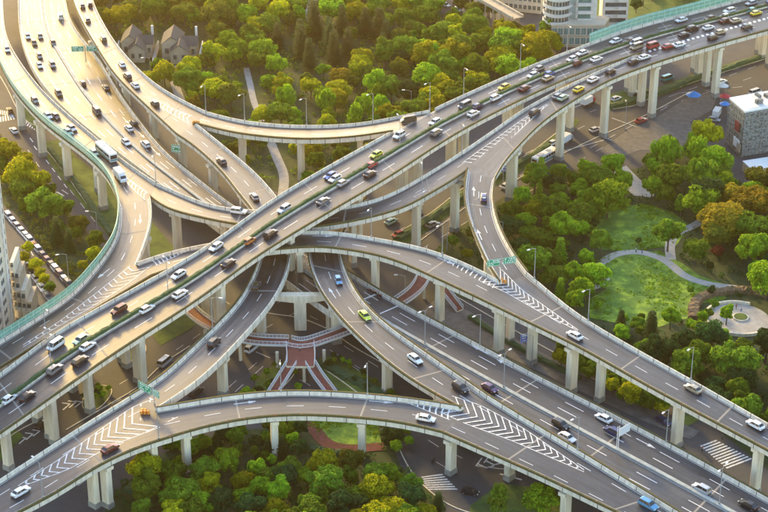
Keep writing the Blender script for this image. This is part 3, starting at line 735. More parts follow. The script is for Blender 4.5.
# pavement strips
flat('pavement', [(440, 296), (470, 312), (500, 332), (540, 352), (580, 372), (640, 404), (700, 432), (690, 440), (640, 420), (560, 382), (480, 344), (420, 312)], .10, 'paving')
flat('pavement', [(656, 118), (690, 96), (720, 92), (712, 110), (690, 122), (700, 140), (668, 150), (640, 150), (612, 160), (600, 150), (628, 130)], .045, 'paving')
# kerbs of the ground streets
def kerb(px, label=None):
    c = resample([P(a, b) for a, b in px], max(8, len(px) * 6)); mb = MB()
    mb.loft([[c[i] + s_ * o + Vector((0, 0, h)) for o, h in ((-.13, 0), (-.13, .14), (.13, .14), (.13, 0))] for i in range(len(c)) for s_ in [Vector((-(c[min(i + 1, len(c) - 1)] - c[max(i - 1, 0)]).y, (c[min(i + 1, len(c) - 1)] - c[max(i - 1, 0)]).x, 0)).normalized()]])
    mb.build('kerb', 'concrete')['kind'] = 'structure'
kerb([(46, 150), (64, 172), (84, 200), (104, 226), (120, 244)]); kerb([(0, 76), (8, 90), (18, 110), (30, 124), (44, 128)])
kerb([(268, 400), (290, 380), (300, 364)]); kerb([(316, 364), (340, 380), (372, 404)])
kerb([(392, 430), (402, 455), (416, 478), (450, 506), (480, 516)]); kerb([(448, 292), (500, 322), (560, 356), (640, 396)])
kerb([(500, 190), (550, 160), (600, 136), (640, 118), (690, 92)]); kerb([(580, 190), (560, 180), (520, 196)])
for k_ in ([(0, 402), (30, 388), (62, 372), (110, 346)], [(66, 430), (110, 404), (140, 386), (160, 366), (190, 346)], [(84, 398), (100, 385), (112, 388), (106, 402), (92, 412), (82, 408), (84, 398)], [(190, 366), (206, 350), (230, 340)], [(240, 300), (262, 312), (300, 318), (330, 330)], [(250, 286), (280, 280), (300, 274)], [(330, 330), (352, 346), (384, 364)], [(392, 236), (430, 214), (466, 186), (520, 160), (560, 130)], [(408, 250), (440, 226), (470, 204)], [(606, 110), (640, 104), (652, 92)], [(646, 100), (700, 80), (768, 58)], [(128, 340), (124, 352), (132, 362), (142, 358), (146, 346), (136, 338), (128, 340)], [(0, 444), (20, 430), (40, 420)]): kerb(k_)
# painted markings of the ground streets, one sheet
gm = MB()
def gl(u0, v0, u1, v1, wd=.2, z=.03):
    a, b = P(u0, v0), P(u1, v1); d = (b - a); s_ = Vector((-d.y, d.x, 0)).normalized() * wd / 2; up = Vector((0, 0, z)); gm.quad(a - s_ + up, a + s_ + up, b + s_ + up, b - s_ + up)
def gdash(u0, v0, u1, v1, on=4, off=6, wd=.18, z=.03):
    a, b = P(u0, v0), P(u1, v1); L = (b - a).length; t = (b - a) / L; s_ = Vector((-t.y, t.x, 0)) * wd / 2; d = 0; up = Vector((0, 0, z))
    while d + on < L: p, q = a + t * d + up, a + t * (d + on) + up; gm.quad(p - s_, p + s_, q + s_, q - s_); d += on + off
def zebra(q0, q1, q2, q3, n, z=.032):
    """bars between edge q0-q1 and edge q3-q2"""
    a, b, c, d = [P(*q) + Vector((0, 0, z)) for q in (q0, q1, q2, q3)]
    for k in range(n):
        t0, t1 = k / n, (k + .5) / n; gm.quad(a.lerp(b, t0), a.lerp(b, t1), d.lerp(c, t1), d.lerp(c, t0))
zebra((421, 477), (428, 491), (459, 491), (442, 474), 7)
zebra((700, 446), (728, 470), (754, 460), (716, 440), 11)
zebra((0, 114), (14, 118), (12, 112), (0, 110), 6); zebra((22, 123), (38, 132), (42, 125), (26, 118), 7)
zebra((0, 122), (16, 119), (14, 114), (0, 117), 6)
zebra((548, 66), (560, 62), (556, 58), (544, 62), 4)
for x, y in ((30, 138), (34, 146), (40, 152), (46, 160), (52, 168), (58, 176), (64, 184)): gl(x, y, x + 3, y + 4, .35)
gdash(70, 190, 100, 228); gdash(28, 150, 60, 198); gl(57, 192, 64, 196, .5); gl(62, 190, 68, 194, .3)
for k in range(3): gdash(8 + k * 14, 474 - k * 6, 40 + k * 14, 452 - k * 6)
gdash(66, 480, 100, 452); gdash(78, 486, 104, 466)
for (u, v, s) in ((66, 404, 1), (72, 402, 1), (78, 402, .9), (22, 438, 1), (29, 434, 1), (36, 431, .9)):
    gl(u - 3, v + 6 * s, u + 4, v, .4); gl(u + 4, v, u - 4 * s, v - 1, .4)
gdash(235, 392, 268, 362); gdash(228, 388, 262, 358); gdash(243, 398, 276, 366); gl(256, 352, 270, 358, .3)
gdash(262, 330, 300, 310); gdash(330, 350, 372, 376); gdash(344, 346, 386, 372); gdash(300, 380, 332, 398); gdash(340, 398, 352, 404)
gdash(436, 462, 470, 482); gdash(450, 452, 492, 474); gdash(428, 440, 446, 452); gdash(400, 436, 430, 462)
for (u, v) in ((478, 464), (486, 461), (494, 459)): gl(u, v, u + 8, v + 4, .5); gl(u + 8, v + 4, u + 16, v + 2, .5); gl(u - 2, v + 2, u + 4, v - 6, .35)
gl(476, 466, 510, 470, .3); gl(480, 452, 510, 468, .3); gl(500, 474, 522, 480, .5)
gdash(396, 232, 470, 190); gdash(404, 246, 486, 200); gdash(420, 250, 490, 208); gdash(470, 186, 560, 134)
gdash(500, 168, 600, 118, 4, 6); gdash(560, 172, 640, 126); gdash(590, 148, 680, 100); gdash(610, 150, 700, 100); gdash(660, 108, 768, 72); gdash(648, 104, 768, 62); gdash(650, 96, 768, 84)
gl(560, 152, 604, 140, .3); gl(612, 118, 640, 128, .3); gl(600, 136, 628, 146, .3)
gdash(30, 250, 52, 288); gdash(454, 34, 540, 60, 3, 5); gdash(560, 362, 640, 402); gdash(470, 330, 540, 364)
for k in range(5): gl(560 + k * 3, 100 + k * 2, 572 + k * 3, 96 + k * 2, .25)
for u0, v0, u1, v1 in ((60, 382, 90, 366), (100, 396, 140, 372), (112, 404, 150, 384), (18, 424, 44, 408), (176, 350, 206, 330), (184, 362, 200, 352), (262, 300, 292, 286), (258, 312, 288, 298), (310, 316, 330, 326), (352, 366, 380, 384), (250, 250, 276, 262), (206, 276, 226, 292), (210, 290, 232, 306), (446, 206, 470, 194), (370, 252, 402, 238), (590, 112, 640, 94), (640, 126, 672, 112), (690, 84, 740, 68), (520, 176, 548, 160)):
    gdash(u0, v0, u1, v1, 3, 4, .16)
gm.build('road_marking', 'paint_white')['kind'] = 'structure'

# ---------------------------------------------------------------- round plaza in the right park
pz = P(738, 320, 0); zr = empty('round_plaza', (pz.x, pz.y, 0)); tag(zr, 'circular pale plaza with grey rim wall and small central bed in the right park', 'plaza', kind='thing')
m = MB(); m.prism([(pz.x + 8.6 * math.cos(t * math.pi / 24), pz.y + 8.6 * math.sin(t * math.pi / 24)) for t in range(48)], .1, .3); m.build('paving', 'path_paving', zr)
m = MB(); m.loft([[Vector((pz.x + ro * math.cos(a), pz.y + ro * math.sin(a), h)) for ro, h in ((8.6, .1), (8.6, 1.0), (9.2, 1.0), (9.2, .1))] for a in [R(60 + t * 6) for t in range(44)]]); m.build('rim_wall', 'concrete', zr)
m = MB(); m.prism([(pz.x + .8 + 2.2 * math.cos(t * math.pi / 12), pz.y + .8 + 2.2 * math.sin(t * math.pi / 12)) for t in range(24)], .3, .6); m.build('flower_ring', 'concrete', zr)
m = MB(); m.prism([(pz.x + .8 + 1.8 * math.cos(t * math.pi / 12), pz.y + .8 + 1.8 * math.sin(t * math.pi / 12)) for t in range(24)], .6, .7); m.build('flower_bed', 'grass', zr)
# curved brown hedge round the plaza
def hedge_row(name, label, px, wd, h, m_, cat='hedge'):
    c = resample([P(a, b) for a, b in px], max(10, len(px) * 10)); mb = MB(); rg = []
    for i in range(len(c)):
        t = c[min(i + 1, len(c) - 1)] - c[max(i - 1, 0)]; s_ = Vector((-t.y, t.x, 0)).normalized() * wd / 2
        j = lambda: random.uniform(.82, 1.15)
        rg.append([c[i] - s_ * j(), c[i] - s_ * .8 * j() + Vector((0, 0, h * j())), c[i] + Vector((0, 0, h * 1.1 * j())), c[i] + s_ * .8 * j() + Vector((0, 0, h * j())), c[i] + s_ * j()])
    mb.loft(rg); o = mb.build(name, m_); tag(o, label, cat, kind='thing'); return o
hedge_row('hedge', 'brownish curved hedge around the round plaza', [(694, 320), (694, 306), (702, 298), (722, 293), (750, 292), (768, 296)], 3.2, 1.2, 'brown_hedge')
hedge_row('hedge', 'clipped green hedge strip beside the footbridge stairs at right', [(318, 362), (340, 374), (368, 388), (392, 402)], 3.2, 1.0, 'hedge2' if False else 'hedge')
hedge_row('hedge', 'clipped hedge running up to the lower left merge pier', [(128, 494), (150, 474), (176, 454), (200, 442)], 3.0, 1.2, 'hedge')
hedge_row('hedge', 'hedge along the pavement below the large pier row', [(470, 318), (500, 338), (540, 360), (580, 380)], 1.6, 1.0, 'hedge')
hedge_row('hedge', 'dark hedge between carriageways right of the diagonal highway', [(398, 240), (430, 220), (468, 192), (520, 164), (560, 138)], 2.6, 1.0, 'hedge')
hedge_row('hedge', 'trimmed grey-green hedge below the red flower bed', [(308, 450), (326, 454), (344, 456)], 2.2, 1.3, 'hedge')

hedge_row('hedge', 'low hedge on the island beneath the side ramp at upper right', [(608, 108), (628, 103), (648, 97)], 3.0, 1.1, 'hedge')
hedge_row('hedge', 'long hedge on the median strip of the wide street at upper right', [(656, 95), (700, 78), (740, 65), (780, 52)], 2.4, 1.1, 'hedge')
hedge_row('hedge', 'hedge strip in the shade under the upper right highway piers', [(470, 158), (510, 136), (552, 112)], 2.6, 1.1, 'hedge')
hedge_row('hedge', 'hedge along the curved left ground street', [(50, 150), (72, 178), (94, 210), (112, 236)], 2.0, 1.2, 'hedge')
# ---------------------------------------------------------------- red footbridge ring (z 5.2)
FBZ = 5.2
fb = empty('footbridge', (P(300, 345).x, P(300, 345).y, 0)); tag(fb, 'red-floored pedestrian footbridge with pale railings weaving beneath the ramps', 'footbridge', kind='thing')
def walk(pxl, z0=FBZ, z1=FBZ, wd=3.6, nm='walkway', stairs=False):
    n = max(10, len(pxl) * 7); zs = [z0, z1]
    c = resample([P(a, b, zlerp(zs, i / (len(pxl) - 1))) for i, (a, b) in enumerate(pxl)], n); g_, d_, rl = MB(), MB(), [MB(), MB()]; rg = []
    S_ = []
    for i in range(n):
        t = c[min(i + 1, n - 1)] - c[max(i - 1, 0)]; t.z = 0; S_.append(Vector((-t.y, t.x, 0)).normalized())
    up = Vector((0, 0, 1))
    g_.loft([[c[i] - S_[i] * wd / 2 - up * .05, c[i] + S_[i] * wd / 2 - up * .05, c[i] + S_[i] * (wd / 2 - .4) - up * .7, c[i] - S_[i] * (wd / 2 - .4) - up * .7] for i in range(n)])
    g = g_.build('girder', 'concrete', fb)
    for i in range(n - 1): d_.quad(c[i] - S_[i] * (wd / 2 - .2), c[i] + S_[i] * (wd / 2 - .2), c[i + 1] + S_[i + 1] * (wd / 2 - .2), c[i + 1] - S_[i + 1] * (wd / 2 - .2))
    d_.build(nm, 'red_paving', fb)
    for k, sg in enumerate((-1, 1)):
        m_ = MB(); 
        m_.loft([[c[i] + S_[i] * sg * (wd / 2 + o) + up * h for o, h in ((-.06, -.3), (-.06, .25), (.06, .25), (.06, -.3))] for i in range(n)])
        m_.loft([[c[i] + S_[i] * sg * (wd / 2 + o) + up * h for o, h in ((-.07, 1.0), (-.07, 1.12), (.07, 1.12), (.07, 1.0))] for i in range(n)])
        m_.loft([[c[i] + S_[i] * sg * (wd / 2 + o) + up * h for o, h in ((-.03, .62), (-.03, .68), (.03, .68), (.03, .62))] for i in range(n)])
        for i in range(n):
            p = c[i] + S_[i] * sg * wd / 2
            m_.box((p.x, p.y, p.z + .55), (.1, .1, 1.1))
        m_.build('railing', 'steel_white', fb)
walk([(176, 296), (186, 306), (200, 319), (222, 331), (250, 340), (288, 342)])
walk([(288, 342), (300, 346), (320, 340), (345, 331), (372, 318), (398, 303), (416, 290), (424, 276), (424, 262), (420, 250)])
walk([(300, 344), (301, 356), (300, 366)], wd=7.2, z0=FBZ + .01, z1=FBZ + .01)
walk([(292, 363), (284, 376), (274, 392), (262, 412)], z0=FBZ, z1=.5, wd=2.6, nm='stair_flight')
walk([(310, 363), (318, 376), (330, 392), (342, 410)], z0=FBZ, z1=.5, wd=2.6, nm='stair_flight')
walk([(427, 266), (440, 284), (452, 300), (460, 310)], z0=FBZ - .05, z1=.5, wd=2.4, nm='stair_flight')
for u, v in ((240, 345), (277, 352), (324, 350), (304, 366), (388, 318), (424, 284), (205, 330)):
    c = P(u, v, FBZ - .6); m = MB(); m.tube((c.x, c.y, 0), (c.x, c.y, FBZ - .6), .45, .45, 12); m.build('column', 'concrete_pier', fb)
# ---------------------------------------------------------------- trees
def leaf_mat(name, c1, c2, c3, trans=.45):
    m = bpy.data.materials.new(name); m.use_nodes = True; t = m.node_tree; b = t.nodes['Principled BSDF']; out = t.nodes['Material Output']
    tc = t.nodes.new('ShaderNodeTexCoord'); oi = t.nodes.new('ShaderNodeObjectInfo')
    n = t.nodes.new('ShaderNodeTexNoise'); n.inputs['Scale'].default_value = .55; n.inputs['Detail'].default_value = 6; n.inputs['Roughness'].default_value = .7
    t.links.new(tc.outputs['Object'], n.inputs['Vector'])
    r = t.nodes.new('ShaderNodeValToRGB'); e = r.color_ramp.elements; e[0].position = .3; e[0].color = (*c1, 1); e[1].position = .7; e[1].color = (*c3, 1)
    k = e.new(.5); k.color = (*c2, 1); t.links.new(n.outputs['Fac'], r.inputs[0])
    hs = t.nodes.new('ShaderNodeHueSaturation'); mr = t.nodes.new('ShaderNodeMapRange'); mr.inputs[3].default_value = .95; mr.inputs[4].default_value = 1.75
    mh = t.nodes.new('ShaderNodeMapRange'); mh.inputs[3].default_value = .485; mh.inputs[4].default_value = .512
    t.links.new(oi.outputs['Random'], mr.inputs[0]); t.links.new(mr.outputs[0], hs.inputs['Value']); t.links.new(oi.outputs['Random'], mh.inputs[0]); t.links.new(mh.outputs[0], hs.inputs['Hue'])
    t.links.new(r.outputs[0], hs.inputs['Color']); t.links.new(hs.outputs[0], b.inputs['Base Color']); b.inputs['Roughness'].default_value = .75; b.inputs['Specular IOR Level'].default_value = .06
    tr = t.nodes.new('ShaderNodeBsdfTranslucent'); t.links.new(hs.outputs[0], tr.inputs[0]); mx = t.nodes.new('ShaderNodeMixShader'); mx.inputs[0].default_value = trans
    t.links.new(b.outputs[0], mx.inputs[1]); t.links.new(tr.outputs[0], mx.inputs[2]); t.links.new(mx.outputs[0], out.inputs[0])
    MATS[name] = m
leaf_mat('leaf_yellow', (.11, .14, .008), (.27, .28, .010), (.48, .44, .014))
leaf_mat('leaf_bright', (.06, .14, .010), (.16, .28, .014), (.32, .44, .02))
leaf_mat('leaf_mid', (.04, .08, .010), (.10, .17, .014), (.20, .28, .02))
leaf_mat('leaf_olive', (.055, .075, .012), (.11, .13, .016), (.20, .21, .022))
leaf_mat('leaf_dark', (.012, .035, .012), (.025, .065, .018), (.05, .11, .025))
leaf_mat('leaf_rust', (.11, .095, .012), (.21, .17, .015), (.32, .23, .02))
leaf_mat('leaf_red', (.08, .015, .012), (.15, .03, .02), (.22, .06, .03))
mat('bark', (.07, .055, .04), .95, (.13, .10, .07), 3, 5)
def rv(): 
    while True:
        v = Vector((random.uniform(-1, 1), random.uniform(-1, 1), random.uniform(-1, 1)))
        if .05 < v.length_squared < 1: return v.normalized()
def leafy(mb, c, rad, n, size, flat=1.0, droop=0.0):
    for _ in range(n):
        d = rv(); rr = rad * random.uniform(.72, 1.06); p = c + Vector((d.x * rr, d.y * rr, d.z * rr * flat)); nrm = (d + rv() * .75).normalized()
        t = nrm.orthogonal().normalized(); t.rotate(Matrix.Rotation(random.uniform(0, 6.28), 3, nrm)); b = nrm.cross(t); s = size * random.uniform(.6, 1.3)
        if droop: t = Vector((d.x * .3, d.y * .3, -1)).normalized(); b = t.cross(nrm).normalized() * .45
        mb.quad(p - t * s - b * s * .6, p + t * s * .2 - b * s, p + t * s + b * s * .5, p - t * s * .3 + b * s)
def make_tree(kind, h, seed):
    """one tree standing at the origin: tapered trunk with limbs, crown of leaf sprays grouped into lobes"""
    random.seed(seed); tr, cr = MB(), MB(); lean = Vector((random.uniform(-.3, .3), random.uniform(-.3, .3), 0))
    if kind == 'conifer':
        R0 = h * .24; tr.tube((0, 0, 0), (lean.x * .3, lean.y * .3, h * .95), h * .022, .04, 7)
        for k in range(15):
            z = h * (.10 + .86 * (k / 15) ** .95); rr = R0 * (1 - (z / h)) ** .8 * random.uniform(.85, 1.1) + .12; nb = max(4, int(9 - k * .4)); a0 = random.uniform(0, 6.28)
            for j in range(nb):
                a = a0 + 6.283 * j / nb + random.uniform(-.2, .2); e = Vector((math.cos(a), math.sin(a), 0)); L = rr * random.uniform(.75, 1.15)
                for q in range(7):
                    f = (q + 1) / 7; p = Vector((0, 0, z + h * .03)) + e * L * f + Vector((0, 0, -f * f * L * .3)); s = (.28 + .3 * (1 - abs(f - .5))) * h / 11; u = Vector((-e.y, e.x, 0)); 
                    for sg in (-1, 1):
                        w_ = u * sg * s + Vector((0, 0, random.uniform(-.2, .1) * s)) + e * s * .6; cr.quad(p, p + e * s * .9, p + w_ + e * s * .7, p + w_ * .8)
        return tr, cr
    spec = {'round': (.44, .40, 30, .92, 1.0), 'broad': (.52, .36, 38, .80, 1.0), 'tall': (.30, .56, 30, 1.5, 1.0), 'willow': (.36, .50, 26, 1.25, 1.0), 'small': (.42, .36, 16, .9, 1.0)}[kind]
    rw, cz, nl, asp, _ = spec; RW = h * rw * .92; c0 = Vector((lean.x, lean.y, h * (1 - rw * asp * .98) if kind != 'willow' else h * .54)); HZ = min(h * .46, RW * asp)
    c0.z = h - HZ * 1.02
    tr.tube((0, 0, 0), (lean.x * .5, lean.y * .5, h * .38), h * .030, h * .020, 8)
    for k in range(6):
        d = rv(); d.z = abs(d.z) * .6 + .5; e = c0 + Vector((d.x * RW * .7, d.y * RW * .7, d.z * HZ * .35 - HZ * .2)); tr.tube((lean.x * .45, lean.y * .45, h * .30), e, h * .014, .04, 5)
    for k in range(nl):
        d = rv()
        if d.z < -.55: d.z *= -.6
        f = random.uniform(.50, .86); p = c0 + Vector((d.x * RW * f, d.y * RW * f, d.z * HZ * f)); lr = RW * random.choice((.16, .22, .28, .34, .42)) * random.uniform(.85, 1.15)
        if kind == 'willow': leafy(cr, p, lr * 1.05, 100, .42 * h / 11, 1.5, 1)
        else: leafy(cr, p, lr, int(40 + 3600 / nl * (lr / RW / .28) ** 1.6), .27 * (h / 10) ** .6, .78)
    leafy(cr, c0, RW * .6, 160, .5, asp)
    return tr, cr
TP = {}
used_tp = set()
def tree_proto(kind, leaf, v):
    key = (kind, leaf, v)
    if key not in TP:
        h = {'conifer': 12, 'round': 9.5, 'broad': 10, 'tall': 12, 'willow': 11, 'small': 5}[kind]
        mk = (kind, v)
        if mk not in TP: 
            tr, cr = make_tree(kind, h, 100 + v * 17 + len(kind)); e = empty('tmp'); to = tr.build('trunk', 'bark', e); co = cr.build('crown', leaf, e); TP[mk] = (to.data, co.data, h)
            bpy.data.objects.remove(to); bpy.data.objects.remove(co); bpy.data.objects.remove(e)
        td, cdta, h = TP[mk]
        c2 = cdta.copy() if leaf != cdta.materials[0].name else cdta; c2.materials[0] = MATS[leaf]; TP[key] = (td, c2, h)
    return TP[key]
NAMES = {'conifer': 'conifer_tree', 'round': 'round_tree', 'broad': 'broadleaf_tree', 'tall': 'tall_tree', 'willow': 'willow_tree', 'small': 'shrub'}
NT = 0
def plant(loc, kind, leaf, h, label, group, sx=1.0):
    global NT
    if kind in ('round', 'broad') and group:
        q_ = random.random()
        if q_ < .15: kind, h, sx = 'tall', h * 1.08, sx * 1.15
        elif q_ < .30: kind = 'round' if kind == 'broad' else 'broad'
    v = random.randrange(4 if kind in ('round', 'broad') else 3); td, cdta, h0 = tree_proto(kind, leaf, v); s = h / h0
    e = empty(NAMES[kind], (loc.x, loc.y, 0), random.uniform(0, 6.28)); e.scale = (s * sx, s * sx, s)
    tag(e, label, 'shrub' if kind == 'small' else 'tree', group, 'thing')
    for nm, dta in (('trunk', td), ('crown', cdta)):
        o = bpy.data.objects.new(nm, dta); COL.objects.link(o); o.parent = e
    NT += 1; TREES.append((loc.x, loc.y, h * .36))
    if group: AUTO.append((e, kind, leaf, loc.x, loc.y))
    return e
TREES = []
AUTO = []
DECKPTS = []
for k_, r_ in ROADS.items():
    for i in range(0, r_.n, 2): DECKPTS.append((r_.C[i].x, r_.C[i].y, r_.C[i].z, r_.width(i) / 2))
def deck_clear(x, y, rad, h):
    for a, b, z, hw in DECKPTS:
        if abs(a - x) < 20 and abs(b - y) < 20 and math.hypot(a - x, b - y) < hw + rad + .6 and h > z - 2.2: return False
    return True
def inside(pt, poly):
    x, y = pt; c = False; n = len(poly); j = n - 1
    for i in range(n):
        if (poly[i][1] > y) != (poly[j][1] > y) and x < (poly[j][0] - poly[i][0]) * (y - poly[i][1]) / (poly[j][1] - poly[i][1]) + poly[i][0]: c = not c
        j = i
    return c
def topx(x, y, z=0.0):
    dz = z - CAM_H; dep = y * CP - dz * SP; return 384 + FPX * x / dep, 256 - FPX * (dz * CP + y * SP) / dep
def wpoly(px): return [(p.x, p.y) for p in (P(a, b) for a, b in px)]
def scatter(px, spacing, pick, avoid=(), maxn=400, seed=1, margin=1.5):
    random.seed(seed); poly = wpoly(px); av = [wpoly(a) for a in avoid]; xs = [p[0] for p in poly]; ys = [p[1] for p in poly]; n = 0; tries = 0
    while n < maxn and tries < 9000:
        tries += 1; x = random.uniform(min(xs), max(xs)); y = random.uniform(min(ys), max(ys))
        if not inside((x, y), poly) or any(inside((x, y), a) for a in av): continue
        u, v = topx(x, y); r_ = pick(u, v)
        if not r_: continue
        kind, leaf, h, label, group = r_; h *= random.choice((.72, .82, .9, 1.0, 1.08, 1.18)) * random.uniform(.95, 1.05)
        if any((x - a) ** 2 + (y - b) ** 2 < (spacing * (h / 10) ** .5) ** 2 for a, b, c in TREES): continue
        rad = h * (.2 if kind in ('conifer', 'tall') else .36)
        if not deck_clear(x, y, rad, h):
            h = 4.6; kind = 'small'; rad = 1.8; label, group = 'small leafy shrub tucked beside or beneath a viaduct', 'shrubs beside the viaducts'
            if not deck_clear(x, y, rad, h) : continue
        plant(Vector((x, y, 0)), kind, leaf, h, label, group, random.uniform(.88, 1.15)); n += 1
    return n
# --- trees with a place of their own
for u, v, kind, leaf, h, label in (
  (706, 152, 'broad', 'leaf_yellow', 11, 'large olive-yellow tree beside the scaffold-wrapped building'),
  (607, 218, 'broad', 'leaf_bright', 12, 'big bright yellow-green tree at the upper left of the right park'),
  (588, 214, 'round', 'leaf_bright', 8, 'bright green tree left of the biggest yellow-green tree in the right park'),
  (533, 224, 'round', 'leaf_yellow', 7.5, 'golden round tree near the inner edge of the right park'),
  (718, 262, 'small', 'leaf_red', 5.5, 'dark red maple shrub above the curved park path'),
  (748, 226, 'broad', 'leaf_rust', 13, 'large orange-brown tree at the right side of the right park'),
  (728, 214, 'round', 'leaf_rust', 10, 'smaller orange-brown tree in front of the scaffolded building'),
  (726, 326, 'tall', 'leaf_bright', 7, 'slim light green tree growing at the round plaza rim'),
  (766, 300, 'broad', 'leaf_bright', 12, 'bright green tree cut by the right edge beside the round plaza'),
  (650, 346, 'conifer', 'leaf_dark', 11, 'taller dark conifer on the lower edge of the large lawn'),
  (620, 335, 'conifer', 'leaf_dark', 8, 'small dark conifer on the lower edge of the large lawn'),
  (58, 246, 'conifer', 'leaf_dark', 10, 'dark conifer in the left park above the green barrier'),
  (70, 252, 'conifer', 'leaf_dark', 8, 'shorter dark conifer beside the taller one in the left park'),
  (93, 266, 'round', 'leaf_yellow', 6, 'yellow round tree against the green barrier at left'),
  (84, 274, 'small', 'leaf_yellow', 4.5, 'low yellow shrub against the green barrier at left'),
  (46, 224, 'broad', 'leaf_mid', 11, 'feathery mid-green tree in the middle of the left park'),
  (22, 190, 'broad', 'leaf_yellow', 10, 'golden yellow-green tree at the left edge, lower of two'),
  (40, 196, 'round', 'leaf_yellow', 9, 'golden tree beside the curved left ground street'),
  (8, 168, 'broad', 'leaf_yellow', 9, 'golden yellow-green tree at the left edge, upper of two'),
  (246, 402, 'small', 'leaf_bright', 4.5, 'bright round shrub beside the footbridge stairs'),
  (253, 404, 'small', 'leaf_bright', 4.0, 'bright low shrub just right of the similar one at the stairs'),
  (136, 352, 'small', 'leaf_bright', 2.6, 'tiny bright shrub in the round island below the highway'),
  (497, 516, 'willow', 'leaf_mid', 8, 'feathery mid-green tree at the bottom edge, left of two'),
  (540, 516, 'broad', 'leaf_bright', 8, 'brighter green tree at the bottom edge right of the feathery one'),
  (352, 478, 'round', 'leaf_olive', 8, 'brownish-olive round tree below the red flower bed'),
  (172, 490, 'round', 'leaf_mid', 8, 'round green tree lower left in the bottom grove'),
  (206, 488, 'round', 'leaf_mid', 8.5, 'largest round green tree at the left of the bottom grove'),
  (410, 514, 'round', 'leaf_dark', 8.5, 'dark green cone-like tree beside the zebra crossing'),
  (438, 520, 'conifer', 'leaf_dark', 8, 'dark conifer at the bottom edge beside the zebra crossing'),
  (282, 458, 'conifer', 'leaf_dark', 6.5, 'dark spreading conifer left of the flower bed'),
  (300, 460, 'round', 'leaf_dark', 5.5, 'dark round tree just left of the flower bed'),
  (452, 250, 'small', 'leaf_mid', 5, 'green shrub in the triangle between the two right-hand ramps'),
  (467, 262, 'small', 'leaf_yellow', 4.5, 'yellowish shrub at the tip of the triangle between ramps'),
  (475, 246, 'round', 'leaf_olive', 6.5, 'olive round tree in the triangle between the two right-hand ramps')):
    plant(P(u, v), kind, leaf, h, label, None)
def pick_upper(u, v):
    r = random.random()
    if inside((u, v), [(278, 32), (396, 30), (398, 66), (340, 72), (300, 70), (272, 60)]): return ('conifer', 'leaf_dark', 13, 'dark conifer in the band across the upper park', 'dark conifers in the upper park') if r < .8 else ('broad', 'leaf_mid', 9, 'green tree among the dark conifers of the upper park', 'green trees among the conifers')
    if inside((u, v), [(236, 98), (260, 84), (345, 66), (354, 84), (300, 92), (262, 98)]): return ('round', 'leaf_bright', 8, 'rounded bright green tree in the long row below the conifers', 'row of rounded bright trees in the upper park')
    if inside((u, v), [(284, 104), (332, 100), (334, 134), (290, 134)]) or inside((u, v), [(344, 102), (388, 98), (388, 132), (344, 132)]): return ('willow', 'leaf_bright', 10, 'feathery light green tree behind the shallow curved ramp', 'feathery trees behind the shallow ramp')
    if inside((u, v), [(320, 88), (400, 84), (400, 100), (322, 100)]): return ('round', 'leaf_rust' if r < .5 else 'leaf_olive', 8, 'orange-tinged tree in the upper park behind the feathery ones', 'orange-tinged trees in the upper park')
    if inside((u, v), [(236, 98), (270, 98), (290, 128), (240, 128)]): return ('broad', 'leaf_yellow', 9, 'golden tree right behind the shallow curved ramp', 'golden trees behind the shallow ramp')
    if u > 420 and v > 50: return ('broad', 'leaf_yellow' if r < .35 else 'leaf_mid' if r < .75 else 'leaf_bright', 11, 'full-crowned tree in the park left of the highway', 'full-crowned trees left of the highway')
    if u > 390: return ('broad' if r < .4 else 'round', 'leaf_mid' if r < .45 else 'leaf_olive' if r < .55 else 'leaf_yellow' if r < .82 else 'leaf_dark', 9, 'mixed tree in the right part of the upper park', 'mixed trees in the right part of the upper park')
    if u < 200: return ('round' if r < .5 else 'broad', 'leaf_olive' if r < .3 else 'leaf_mid' if r < .6 else 'leaf_yellow' if r < .88 else 'leaf_rust', 9, 'tree among the villas by the sunlit curved ramp', 'trees around the villas')
    if v > 132: return ('round', 'leaf_mid' if r < .4 else 'leaf_yellow' if r < .75 else 'leaf_olive', 6.5, 'tree in the wedge between the shallow ramp and the highway', 'trees in the wedge below the shallow ramp')
    return ('broad', 'leaf_mid' if r < .35 else 'leaf_olive' if r < .45 else 'leaf_yellow' if r < .8 else 'leaf_bright', 9.2, 'yellow-green tree in the left part of the upper park', 'yellow-green trees in the left part of the upper park')
villas = [[(116, 70), (118, 36), (206, 32), (210, 66), (170, 78)], [(300, 22), (300, -12), (338, -12), (330, 18)], [(268, 134), (288, 134), (292, 204), (276, 204)], [(168, 120), (166, 78), (182, 78), (190, 120)], [(240, 124), (240, 70), (256, 70), (262, 124)]]
print('upper', scatter([(60, -40), (96, 28), (120, 60), (150, 90), (186, 118), (215, 138), (245, 170), (283, 196), (330, 186), (372, 160), (420, 134), (470, 112), (520, 92), (552, 76), (536, 62), (505, 44), (470, 32), (445, 20), (412, -40)], 4.7, pick_upper, villas, 320, 3))
def pick_left(u, v):
    r = random.random()
    return ('round' if r < .6 else 'broad', 'leaf_yellow' if v < 200 and r < .7 else 'leaf_mid' if r < .8 else 'leaf_olive', 7.5, 'small tree in the left park between the two ground streets', 'small trees in the left park')
print('left', scatter([(-30, 130), (0, 140), (26, 164), (44, 188), (66, 218), (90, 244), (104, 258), (96, 272), (76, 282), (52, 256), (32, 230), (10, 204), (-30, 180)], 5.6, pick_left, (), 18, 5))
